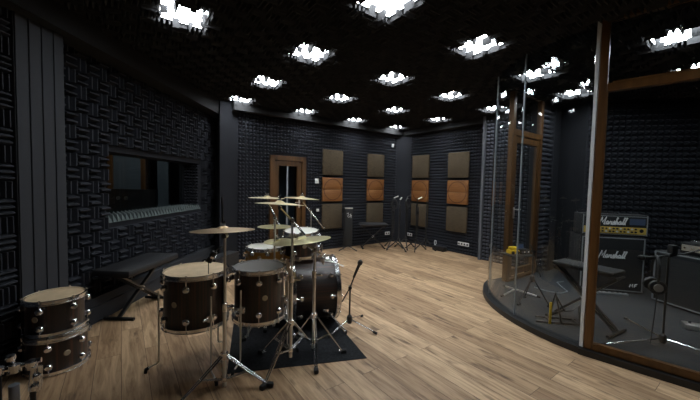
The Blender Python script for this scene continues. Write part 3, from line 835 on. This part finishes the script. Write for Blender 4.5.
# small cymbal on a side arm of the stand behind the floor tom
MB().tube([(0, 0, .82), (.015, .02, .83), (.02, .04, .845), (.02, .04, .89)], .006, 8).build('side_arm', 'chrome', s4)
cymbal('cymbal', 'small dull cymbal half hidden behind the left side of the ride', (-.665, 2.92, .875), .13, (math.radians(3), math.radians(-3)), 'bronze_dark')

# snare on a stand
sn = empty('snare_drum', 'golden maple snare drum with white head behind the smaller floor tom', 'drum', (-.825, 3.1, 0))
drum(sn, .172, .622, .767, 8, 'head_white', 'maple', ph=math.radians(-70), badge_a=math.radians(-95))
MB().box((.05, .03, .05), (-.19, -.03, .70), None, .005).build('strainer', 'chrome', sn)
ss = stand('snare_stand', 'chrome snare stand basket under the maple snare', (-.825, 3.1, 0), .28, .1, .2, (45, 165, 285), .46, 'drum stand', None)
k = MB()
for a in (30, 150, 270):
    d = V((math.cos(math.radians(a)), math.sin(math.radians(a)), 0))
    k.tube([(0, 0, .46), d*.15+V((0, 0, .582)), d*.205+V((0, 0, .60)), d*.208+V((0, 0, .64))], .006, 8)
k.build('basket_arm', 'chrome', ss)
# rack tom
rt = empty('rack_tom', 'dark striped rack tom tilted above the bass drum, under the ride cymbal', 'drum', (-.49, 3.2, .915))
TM = Matrix.Rotation(math.radians(4), 4, 'X')
drum(rt, .165, -.235, 0, 6, 'head_white', base=TM, ph=.3, badge_a=math.radians(-70))
MB().tube([(.05, 0, -.268), (.05, 0, -.2)], .011).build('mount_post', 'chrome', rt)
k = MB().tube([(.15, .0, -.12), (.21, -.0, -.13), (.21, -.0, -.24)], .01)
k.box((.05, .06, .03), (.21, 0, -.245))
k.build('mount_arm', 'chrome', rt)
# chrome arms sticking out right of the rack tom
o = empty('drum_rod_holder', 'pair of chrome rods reaching right over the bass drum', 'drum hardware', (-.245, 2.95, .63))
k = MB().tube([(-.02, 0, .055), (.12, -.02, .035)], .006).tube([(.02, .02, .065), (.2, .03, -.01)], .006)
k.build('rod', 'steel', o)
MB().tube([(.0, .03, .075), (0, .05, -.0)], .012).lathe([(0, -.02), (.02, -.02), (.02, .02), (0, .02)], 12, T4(0, .01, .05) @ Matrix.Rotation(PI/2, 4, 'X')).build('clamp', 'chrome', o)

# two toms stacked at far left
sx, sy = -2.193, 2.325
t2 = empty('tom_drum', 'lower dark striped tom of the pair stacked by the left column', 'drum', (sx+.012, sy-.008, 0), 0, 'stacked toms')
drum(t2, .176, .014, .262, 6, 'head_coated', ph=math.radians(-62), badge_a=math.radians(-30))
t1 = empty('tom_drum', 'upper dark striped tom of the pair stacked by the left column', 'drum', (sx, sy, .274), 0, 'stacked toms')
drum(t1, .166, .014, .25, 6, 'head_coated', ph=math.radians(-75), badge_a=math.radians(-88))

# small mic clipped over the big floor tom
o = empty('drum_microphone', 'small black clip microphone over the big floor tom, below the brown cymbal', 'microphone', (-.90, 2.17, .86))
MB().tube([(-.035, 0, .045), (.0, 0, .09), (.05, -.03, .1), (.066, -.062, .1)], .005).build('gooseneck', 'black_metal', o)
MB().tube([(-.075, 0, -.015), (-.03, 0, .055)], [.022, .018], 16).build('mic_body', 'black', o)
MB().tube([(-.055, 0, .015), (-.047, 0, .028)], [.0225, .0225], 16).build('mic_ring', 'chrome', o)
MB().tube([(-.03, 0, .055), (-.06, .01, .06), (-.085, .02, -.02), (-.09, .03, -.11)], .003, 6).build('mic_cable', 'black', o)

# ------------------------------------------------------------------ microphone stands
def mic_stand(name, label, loc, hub, R, angles, shaft, boom_pts=None, legm='black_metal', mic=None, group=None, rz=0, basem=True):
    o = empty(name, label, 'microphone stand', loc, rz, group)
    MB().tube([(0, 0, hub-.03), (0, 0, shaft)], .0085 if not group else .013, 10).build('shaft', 'black_metal', o)
    MB().lathe([(0, -.045), (.02, -.04), (.03, -.01), (.026, .03), (.012, .045), (0, .045)], 16, T4(0, 0, hub)).build('hub', 'black', o)
    for a in angles:
        d = V((math.cos(math.radians(a)), math.sin(math.radians(a)), 0))
        lg = MB().tube([V((0, 0, hub))+d*.015, d*R+V((0, 0, .018))], .0075 if not group else .012, 8).build('leg', legm, o)
        MB().tube([d*(R-.025)+V((0, 0, .021)), d*(R+.015)+V((0, 0, .0125))], .0125, 10).build('rubber_foot', 'rubber', lg)
    if boom_pts:
        j = V((0, 0, shaft))
        MB().lathe([(0, -.022), (.018, -.022), (.018, .022), (0, .022)], 12, Matrix.Translation(j) @ Matrix.Rotation(PI/2, 4, 'X')).build('clutch', 'black', o)
        MB().tube(boom_pts, .0065 if not group else .011, 10).build('boom_arm', 'black_metal', o)
    if mic:
        p, d = V(mic[0]), V(mic[1]).normalized()
        m_ = MB().tube([p-d*.09, p+d*.05], [.011, .016], 14).build('microphone', 'black', o)
        MB().tube([p+d*.05, p+d*.06, p+d*.085, p+d*.098], [.018, .025, .024, .012], 14).build('mic_grille', 'black_metal', m_)
    return o

mic_stand('microphone_stand', 'short boom microphone stand aimed at the bass drum, right of the rug', (.02, 3.03, 0), .085, .28, (-28, -130, 62), .40,
          [(-.075, .02, .25), (0, 0, .40), (.035, 0, .5)], 'chrome', ((.065, -.01, .585), (.3, -.05, .75)))

# far corner group of stands
labs = ['leftmost black microphone stand of the far corner group, looped cable on top',
        'second microphone stand of the far corner group, just right of the leftmost',
        'third microphone stand in the far corner group, standing deepest in the corner',
        'fourth microphone stand of the far corner group, before the right wall',
        'rightmost thin microphone stand of the far corner group']
sp = [(.95, 6.98, 1.13, 0), (1.08, 6.84, 1.1, 60), (1.27, 7.05, 1.16, 30), (1.46, 6.86, 1.12, 15), (1.70, 6.95, 1.08, 75)]
ms = []
for i, ((x, y, h_, rz), lb) in enumerate(zip(sp, labs)):
    s_ = mic_stand('microphone_stand', lb, (x, y, 0), .22, .25, (0, 120, 240), h_-.12 if i < 4 else h_,
                   [(-.02, 0, h_-.35), (-.006, 0, h_-.12), (.02, 0, h_), (.12, 0, h_+.045)] if i < 4 else None, group='far corner microphone stands', rz=math.radians(rz))
    MB().tube([(.036, .01, .34), (.034, .0, h_-.16)], .014, 10).build('folded_boom', 'black_metal', s_)
    MB().box((.06, .04, .07), (.02, 0, h_-.3), None, .008).build('boom_clamp', 'black', s_)
    if i in (0, 1, 3):
        MB().tube([(.02, 0, h_), (.12, 0, h_+.045)], .014, 10).build('boom_counterweight', 'steel', s_)
    if i in (0, 2):
        pts = [V((.03+.07*math.sin(2*PI*q/16), -.012, h_-.14+.1*math.cos(2*PI*q/16))) for q in range(17)]
        MB().tube(pts, .016, 8).build('coiled_cable', 'black', s_)
hp = None
# stand with white mark, left of the keyboard bench
o = empty('music_stand', 'narrow black upright stand with pale top bar and white scribble mark at the far wall', 'stand', (-.02, 6.68, 0), math.radians(10))
MB().tube([(-.1, 0, .02), (-.1, 0, 1.0)], .01).build('pole', 'black_metal', o)
MB().box((.17, .06, .83), (.0, 0, .50), None, .01).build('body_panel', 'rubber', o)
MB().box((.17, .07, .03), (.0, 0, .905), None, .008).build('top_bar', 'steel', o)
k = MB()
pts = [(-.045, .78), (-.02, .81), (.0, .77), (-.03, .74), (-.01, .71), (.02, .73), (.035, .79), (.045, .70), (.055, .76)]
k.tube([(x, -.034, z) for x, z in pts], .006, 6); k.build('white_mark', 'white', o)
for a in (200, 320, 80):
    d = V((math.cos(math.radians(a)), math.sin(math.radians(a)), 0))
    MB().tube([V((0, 0, .1)), d*.22+V((0, 0, .012))], .011).build('leg', 'black_metal', o)

def x_bench(name, label, loc, rz, L_, W_, H_, th=.06, spread=.3, padm='vinyl', cat='bench', footl=.34):
    """padded top on an X of two crossed steel legs, with foot bars"""
    o = empty(name, label, cat, loc, rz)
    MB().box((L_, W_, th), (0, 0, H_-th/2), None, min(.02, th*.35)).build('seat_pad', padm, o)
    MB().box((L_*.9, W_*.8, .015), (0, 0, H_-th-.0075)).build('pad_board', 'black', o)
    for s in (-1, 1):
        lg = MB()
        for q in (-1, 1) if s > 0 else (0,):
            lg.bar((-s*spread, q*.025, H_-th-.03), (s*spread, q*.025, .03), .022, .034, (0, 1, 0))
        lg = lg.build('leg', 'black_metal', o)
        MB().tube([(s*spread, -footl/2, .018), (s*spread, footl/2, .018)], .0165, 12).build('foot_bar', 'rubber', lg)
        MB().tube([(-s*spread, -W_*.36, H_-th-.027), (-s*spread, W_*.36, H_-th-.027)], .011, 10).build('cross_bar', 'black_metal', o)
    MB().lathe([(0, -.04), (.022, -.04), (.028, 0), (.022, .04), (0, .04)], 16, T4(0, 0, (H_-th)/2) @ Matrix.Rotation(PI/2, 4, 'X')).build('pivot_disc', 'steel', o)
    return o
# left wall bench: long side runs away from the camera
x_bench('keyboard_bench', 'black padded folding bench on crossed legs beside the left wall', (-2.265, 3.38, 0), math.radians(88), .82, .38, .53, .065, .3, footl=.3)
x_bench('keyboard_bench', 'small black folding bench with crossed legs in front of the far wall panels', (.53, 7.0, 0), math.radians(5), .62, .32, .56, .05, .24)
# added wedge in place of a keyboard-like slab by the grey column
o = empty('sloped_slab', 'sloped black wedge in place of a keyboard-like slab by the smooth grey column', 'slab', (-2.02, 4.75, 0), math.radians(78))
k = MB(); t_ = bmesh.new()
prf = [(-.2, 0), (.2, 0), (.2, .10), (-.02, .30), (-.2, .30)]
a_ = [t_.verts.new((-.3, y_, z_)) for y_, z_ in prf]; b_ = [t_.verts.new((.3, y_, z_)) for y_, z_ in prf]
t_.faces.new(a_); t_.faces.new(b_[::-1])
for q in range(5): t_.faces.new((a_[q], b_[q], b_[(q+1) % 5], a_[(q+1) % 5]))
k._add(t_); k.build('cabinet', 'tolex', o, smooth=False)
k = MB(); c_ = V((0, .09, .2)); dn = V((0, .2, .22)).normalized(); sl = V((0, .22, -.2)).normalized()
k.box((.54, .27, .012), tuple(c_+dn*.004), Matrix((V((1, 0, 0)), sl, dn)).transposed()); k.build('grille', 'grille', o, smooth=False)

# floor box with white cable
o = empty('cable_box', 'low black box with a white cable at the foot of the right wall', 'box', (1.99, 6.86, 0), math.atan2(RD.y, RD.x))
MB().box((.3, .14, .1), (0, 0, .05), None, .012).build('box_body', 'black', o)
MB().tube([(-.13, 0, .1), (-.15, 0, .16), (-.13, .0, .21), (-.1, 0, .2), (-.1, 0, .14), (-.12, -.0, .1)], .009, 8).build('cable_loop', 'white', o)

# ------------------------------------------------------------------ foreground hardware at the left edge
o = empty('folded_stand', 'folded chrome drum stand at the left edge in front of the stacked toms', 'drum hardware', (-1.60, 1.50, -.0), math.radians(30))
for x, z1 in ((-.075, .49), (.045, .50)):
    MB().tube([(x, 0, .0), (x, 0, z1)], .0125, 12).build('pole', 'black_metal', o)
MB().tube([(-.015, -.02, 0), (-.015, -.02, .40)], .02, 14).build('centre_pole', 'pale', o)
k = MB().tube([(-.10, 0, .47), (.08, 0, .49)], .012)
for x in (-.075, -.015, .045): k.lathe([(.006, -.022), (.023, -.018), (.023, .018), (.006, .022)], 16, T4(x, -.005, .475), True)
k.build('clamp_block', 'chrome', o)
for x, z in ((-.09, .525), (-.02, .54), (.07, .42), (.06, .37)):
    MB().lathe([(0, -.016), (.016, -.013), (.019, 0), (.016, .013), (0, .016)], 14, T4(x, -.03, z)).tube([(x, -.03, z-.01), (x, 0, z-.04)], .007).build('wing_nut', 'chrome', o)
k = MB().tube([(.045, -.02, .35), (.055, -.02, .47)], .012).tube([(.075, -.02, .35), (.08, -.02, .47)], .010)
k.build('rod', 'chrome', o)
for a in (210, 330, 90):
    d = V((math.cos(math.radians(a)), math.sin(math.radians(a)), 0))
    MB().tube([V((-.015, -.02, .1)), d*.16+V((-.015, -.02, .012))], .01).build('leg', 'chrome', o)

# ------------------------------------------------------------------ booth contents
AX = WD; AY = -WN      # amps stand with their backs to the booth wall; x to the right, y into the wall
arz = math.atan2(AX.y, AX.x)
cR = V((3.845, 4.046, FB)); cabc = cR-AX*.37
def script(word_h, m, parent, mt):
    """joined handwriting strokes"""
    a_s = [(0, .42), (-.12, .5), (-.25, .32), (-.2, .06), (-.07, .05), (.03, .45), (.04, .1), (.14, .08)]
    st = [[(0, -.08), (.05, -.1), (.2, 1), (.4, .3), (.68, 1.05), (.66, .05), (.8, .06)]]
    st.append([(1.12+x, y) for x, y in a_s])
    st.append([(1.26, .08), (1.36, .5), (1.38, .4), (1.54, .48), (1.52, .2), (1.56, .06), (1.66, .08)])
    st.append([(1.66, .08), (1.84, .55), (1.9, .28), (1.88, .03), (1.70, .06)])
    st.append([(1.9, .08), (2.06, .6), (2.16, 1.0), (2.08, 1.02), (2.06, .02)]); st.append([(2.06, .3), (2.2, .48), (2.27, .36), (2.26, .06), (2.36, .08)])
    st.append([(2.66+x, y) for x, y in a_s])
    for q in (0, .26): st.append([(2.8+q, .08), (2.94+q, .6), (3.02+q, 1.0), (2.94+q, 1.02), (2.92+q, .05), (3.06+q, .08)])
    k = MB()
    for s_ in st:
        k.tube([((x+.28*y-1.7)*word_h*.92, 0, (y-.45)*word_h) for x, y in s_], .075*word_h, 6)
    k.bm.transform(Matrix.Diagonal((1, .35, 1, 1)))
    return k.build('brand_script', m, parent, mt)
cab = empty('guitar_cabinet', 'tall black guitar speaker cabinet with white script, under the gold panel amplifier', 'speaker cabinet', tuple(cabc), arz)
CW, CH, CD = .74, .735, .36
MB().box((CW, CD, CH), (0, CD/2, CH/2+.012), None, .012).build('cabinet_shell', 'tolex', cab)
MB().box((CW-.06, .012, CH-.07), (0, -.003, CH/2+.015), None, .002).build('grille_cloth', 'grille', cab, smooth=False)
k = MB()
for s in (-1, 1):
    k.box((.012, .01, CH-.03), (s*(CW/2-.021), -.006, CH/2+.012)); k.box((CW-.03, .01, .012), (0, -.006, CH/2+.012+s*(CH/2-.021)))
k.build('front_piping', 'piping', cab, smooth=False)
script(.1, 'logo', cab, T4(-.01, -.014, .50))
k = MB()
k.tube([(0, 0, 0), (.008, 0, .04), (.02, 0, .015), (.034, 0, .042), (.036, 0, 0)], .004, 6).tube([(.052, 0, 0), (.058, 0, .04), (.082, 0, .042)], .004, 6).tube([(.055, 0, .022), (.075, 0, .022)], .004, 6)
k.build('corner_mark', 'logo', cab, T4(.21, -.012, .09))
for x in (-.32, .32):
    for y in (.05, .31): MB().lathe([(0, 0), (.018, 0), (.018, .014), (0, .014)], 12, T4(x, y, 0)).build('foot', 'rubber', cab)
hd = empty('guitar_amplifier', 'black amplifier head with gold knob panel and white script on top of the cabinet', 'amplifier', tuple(cabc+V((0, 0, CH+.012))+AX*.01), arz)
HH = .29; HW = .76
MB().box((HW, .25, HH-.01), (0, .135, HH/2+.005), None, .014).build('amp_shell', 'tolex', hd)
MB().box((HW-.06, .01, .105), (0, .008, HH-.092)).build('upper_grille', 'grille', hd, smooth=False)
pnl = MB().box((HW-.06, .01, .085), (0, .006, .082)).build('control_panel', 'gold', hd, smooth=False)
for r_ in range(2):
    for q in range(14):
        MB().lathe([(0, 0), (.0115, 0), (.010, .014), (0, .015)], 12, T4(-.30+q*.041, .001, .103-r_*.038) @ Matrix.Rotation(PI/2, 4, 'X')).build('knob', 'black' if (q+r_) % 3 else 'alu', pnl)
MB().lathe([(0, 0), (.024, 0), (.02, .006), (0, .007)], 16, T4(.30, .001, .085) @ Matrix.Rotation(PI/2, 4, 'X')).build('power_switch', 'black', hd)
k = MB()
for s in (-1, 1): k.box((.01, .01, HH-.03), (s*(HW/2-.02), .006, HH/2+.005))
k.box((HW-.03, .01, .008), (0, .006, HH-.024)).box((HW-.03, .01, .008), (0, .006, .028))
k.build('front_piping', 'piping', hd, smooth=False)
script(.1, 'logo', hd, T4(-.03, .001, HH-.095))
MB().box((.17, .006, .08), (.25, .002, HH-.092)).build('vent_plate', 'blue', hd, smooth=False)
for x in (-.33, .33):
    for y in (.05, .22): MB().lathe([(0, 0), (.016, 0), (.016, .008), (0, .008)], 12, T4(x, y, 0)).build('foot', 'rubber', hd)
k = MB().tube([(-.1, .14, HH), (-.09, .14, HH+.012), (.09, .14, HH+.012), (.1, .14, HH)], .01); k.build('carry_handle', 'black', hd)

# right cabinet, its front turned to the left
rc = empty('bass_cabinet', 'black cabinet with pale piping at the right edge, turned towards the guitar cabinet', 'speaker cabinet', (3.82, 3.52, FB), math.radians(-80))
# local x runs along the front towards the camera, y into the cabinet
MB().box((.68, .46, .62), (0, .24, .325), None, .012).build('cabinet_shell', 'tolex', rc)
MB().box((.62, .012, .55), (0, .006, .33)).build('grille_cloth', 'grille', rc, smooth=False)
k = MB()
for s in (-1, 1):
    k.box((.012, .012, .6), (s*.322, .002, .325)); k.box((.656, .012, .012), (0, .002, .325+s*.294))
k.build('front_piping', 'piping', rc, smooth=False)
for x in (-.28, .28):
    for y in (.06, .42): MB().lathe([(0, 0), (.018, 0), (.018, .016), (0, .016)], 12, T4(x, y, 0)).build('foot', 'rubber', rc)
ra = empty('bass_amplifier', 'small black amplifier with chrome knobs on top of the cabinet at the right edge', 'amplifier', (3.87, 3.40, FB+.635), math.radians(-80))
MB().box((.46, .3, .13), (0, .16, .075), None, .01).build('amp_shell', 'black', ra)
MB().box((.42, .01, .07), (0, .008, .08)).build('front_panel', 'steel', ra, smooth=False)
for q in range(6): MB().lathe([(0, 0), (.014, 0), (.012, .018), (0, .019)], 12, T4(-.17+q*.065, .003, .08) @ Matrix.Rotation(PI/2, 4, 'X')).build('knob', 'chrome', ra)
for x in (-.2, .2):
    for y in (.05, .27): MB().lathe([(0, 0), (.012, 0), (.012, .011), (0, .011)], 10, T4(x, y, 0)).build('foot', 'rubber', ra)
MB().tube([(-.19, .1, .14), (-.17, .1, .16), (.17, .1, .16), (.19, .1, .14)], .008).build('carry_handle', 'chrome', ra)

# microphone stand with headphones, right behind the framed pane
bs = mic_stand('microphone_stand', 'chrome legged boom microphone stand behind the framed booth pane', (2.775, 2.71, FB), .06, .55, (184, -50, 75), .80,
               [(.28, -.1, .90), (.1, -.03, .82), (0, 0, .80), (-.10, .02, .775)], 'chrome', ((-.14, .02, .77), (-1, .05, -.05)))
MB().box((.05, .05, .1), (.03, 0, .84), None, .008).build('tilt_clamp', 'black', bs)
MB().tube([(.15, -.05, .84), (.25, -.1, .78), (.33, -.13, .62), (.36, -.1, .40), (.34, .0, .2)], .005, 8).build('cable', 'black', bs)
o = empty('headphones', 'black headphones with silver ear cup hanging from the booth microphone stand', 'headphones', (2.675, 2.715, FB+.53), math.radians(62))
k = MB().tube([(.085*math.cos(a), 0, .12+.14*math.sin(a)) for a in [PI*q/12 for q in range(13)]], .011, 10)
k.tube([(-.085, 0, .12), (-.075, 0, .02)], .009).tube([(.085, 0, .12), (.075, 0, .02)], .009); k.build('headband', 'black', o)
for s in (-1, 1):
    c_ = MB().lathe([(0, -.022), (.056, -.02), (.062, 0), (.054, .02), (0, .022)], 20, T4(s*.07, 0, .0) @ Matrix.Rotation(s*math.radians(80), 4, 'Y')).build('ear_cup', 'black', o)
    MB().lathe([(0, 0), (.034, 0), (.03, .008), (0, .009)], 18, T4(s*.09, 0, .0) @ Matrix.Rotation(s*math.radians(80), 4, 'Y')).build('cup_disc', 'steel', c_)
MB().tube([(-.07, 0, -.04), (-.075, .01, -.25), (-.06, .02, -.5), (-.02, -.03, -.524)], .004, 8).build('headphone_cable', 'black', o)

# keyboard stand inside the booth behind the post
kb = x_bench('keyboard_stand', 'black keyboard table on crossed legs in the booth, left of the wooden post', (2.385, 3.12, FB), math.radians(-61), .54, .25, .60, .035, .27, 'rubber', 'keyboard stand', .34)
# tray stand with yellow box and dark device
o = empty('tray_stand', 'small black tray on a pole with crossed feet, just behind the curved glass', 'stand', (2.14, 3.98, FB), math.radians(20))
MB().box((.34, .26, .02), (0, 0, .51), None, .006).build('tray', 'black', o)
MB().tube([(0, 0, .03), (0, 0, .5)], .014).build('pole', 'black_metal', o)
for a in (190, 310, 70):
    d = V((math.cos(math.radians(a)), math.sin(math.radians(a)), 0))
    lg = MB().tube([V((0, 0, .06)), d*.26+V((0, 0, .014))], .011).build('leg', 'steel', o)
    MB().tube([d*.24+V((0, 0, .018)), d*.28+V((0, 0, .013))], .0125).build('rubber_foot', 'rubber', lg)
o = empty('yellow_box', 'small bright yellow box with dark wheels on the booth tray', 'box', (2.065, 3.93, FB+.52), math.radians(10))
MB().box((.13, .09, .05), (0, 0, .035), None, .01).box((.1, .07, .04), (0, 0, .078), None, .012).build('body', 'yellow', o)
for x in (-.035, .035): MB().lathe([(0, -.005), (.02, -.005), (.02, .005), (0, .005)], 16, T4(x, -.047, .03) @ Matrix.Rotation(PI/2, 4, 'X')).build('dial', 'black', o)
o = empty('recorder_device', 'dark grey device with lit buttons beside the yellow box on the tray', 'device', (2.215, 4.0, FB+.52), math.radians(15))
MB().box((.15, .12, .06), (0, 0, .03), None, .008).box((.14, .02, .09), (0, .05, .075), Euler((math.radians(-15), 0, 0)), .004).build('body', 'black', o)
MB().box((.11, .004, .05), (0, .036, .085), Euler((math.radians(-15), 0, 0))).build('screen', 'blue', o)
for q in range(4): MB().box((.016, .004, .014), (-.045+q*.03, -.061, .03)).build('button', 'white' if q % 2 else 'blue', o)
# low stands on the booth floor
mic_stand('microphone_stand', 'low black tripod stand on the booth carpet, right of the tray stand', (2.15, 3.64, FB), .30, .19, (200, 320, 80), .62,
          [(.1, 0, .32), (0, 0, .62), (-.04, 0, .7)])
o = empty('guitar_stand', 'folding black guitar stand with a yellow upright strip on the booth carpet', 'stand', (2.06, 3.16, FB), math.radians(-10))
k = MB().tube([(.09, -.06, .012), (.05, 0, .3), (.02, .06, .012)], .01); k.build('frame', 'black_metal', o)
MB().box((.022, .012, .22), (-.02, -.07, .112), None, .003).build('upright_strip', 'yellow', o)
MB().tube([(-.14, -.05, .012), (.32, -.05, .012)], .010).tube([(-.1, .08, .012), (.28, .08, .012)], .010).tube([(.0, -.06, .011), (.0, .09, .011)], .010).tube([(.25, -.06, .011), (.25, .09, .011)], .010).build('base', 'black_metal', o)
MB().tube([(.06, 0, .26), (.14, 0, .12), (.22, .02, .12), (.28, .02, .18), (.29, .02, .015)], .008).build('cradle_arm', 'black_metal', o)
# cables on the booth floor
k = MB()
pts = [V((2.75+.2*math.sin(q*.7)+q*.015, 4.35-.03*q+.09*math.cos(q*.9), FB+.40-.36*math.sin(PI*q/16)**.6)) for q in range(17)]
pts = [V((2.55, 4.25, FB+.006)), V((2.62, 4.1, FB+.006)), V((2.75, 4.02, FB+.006)), V((2.9, 4.1, FB+.006)), V((2.95, 4.3, FB+.006)), V((3.02, 4.5, FB+.006)), V((3.15, 4.55, FB+.006))]
k.tube(pts, .006, 8)
tag(k.build('audio_cable', 'piping'), 'pale audio cable curling over the carpet behind the keyboard table', 'cable')
o = empty('effects_pedal', 'small silver pedal on the booth carpet at the right edge', 'pedal', (3.46, 3.02, FB), math.radians(-30))
MB().box((.26, .12, .05), (0, 0, .028), None, .008).build('pedal_body', 'steel', o)
for x in (-.08, 0, .08): MB().lathe([(0, 0), (.014, 0), (.012, .02), (0, .022)], 12, T4(x, 0, .053)).build('foot_switch', 'chrome', o)
o = empty('power_strip', 'long white power strip on the carpet in front of the guitar cabinet', 'power strip', (3.42, 4.02, FB), arz)
MB().box((.34, .05, .035), (0, 0, .018), None, .005).build('strip_body', 'piping', o)
for q in range(5): MB().lathe([(0, 0), (.016, 0), (.016, .003), (0, .003)], 12, T4(-.12+q*.06, 0, .0345)).build('socket', 'black', o)

# ------------------------------------------------------------------ camera, world, colour management
cam = bpy.data.cameras.new('camera'); co = bpy.data.objects.new('camera', cam); COL.objects.link(co)
cam.sensor_width = 36; cam.lens = 36*315/700; cam.clip_start = .02
co.matrix_world = Matrix.Translation((0, 0, 1.4)) @ Matrix.Rotation(PI/2-.048, 4, 'X') @ Matrix.Rotation(.022, 4, 'Z')
S.camera = co
w = bpy.data.worlds.new('world'); w.use_nodes = True; S.world = w
w.node_tree.nodes['Background'].inputs['Color'].default_value = (.0, .0, .0, 1)
w.node_tree.nodes['Background'].inputs['Strength'].default_value = 0
S.view_settings.view_transform = 'Standard'; S.view_settings.look = 'None'
S.view_settings.exposure = .13; S.view_settings.gamma = 1; S.view_settings.use_curve_mapping = False
S.cycles.use_denoising = True; S.cycles.max_bounces = 8; S.cycles.transparent_max_bounces = 16
S.cycles.sample_clamp_indirect = 6
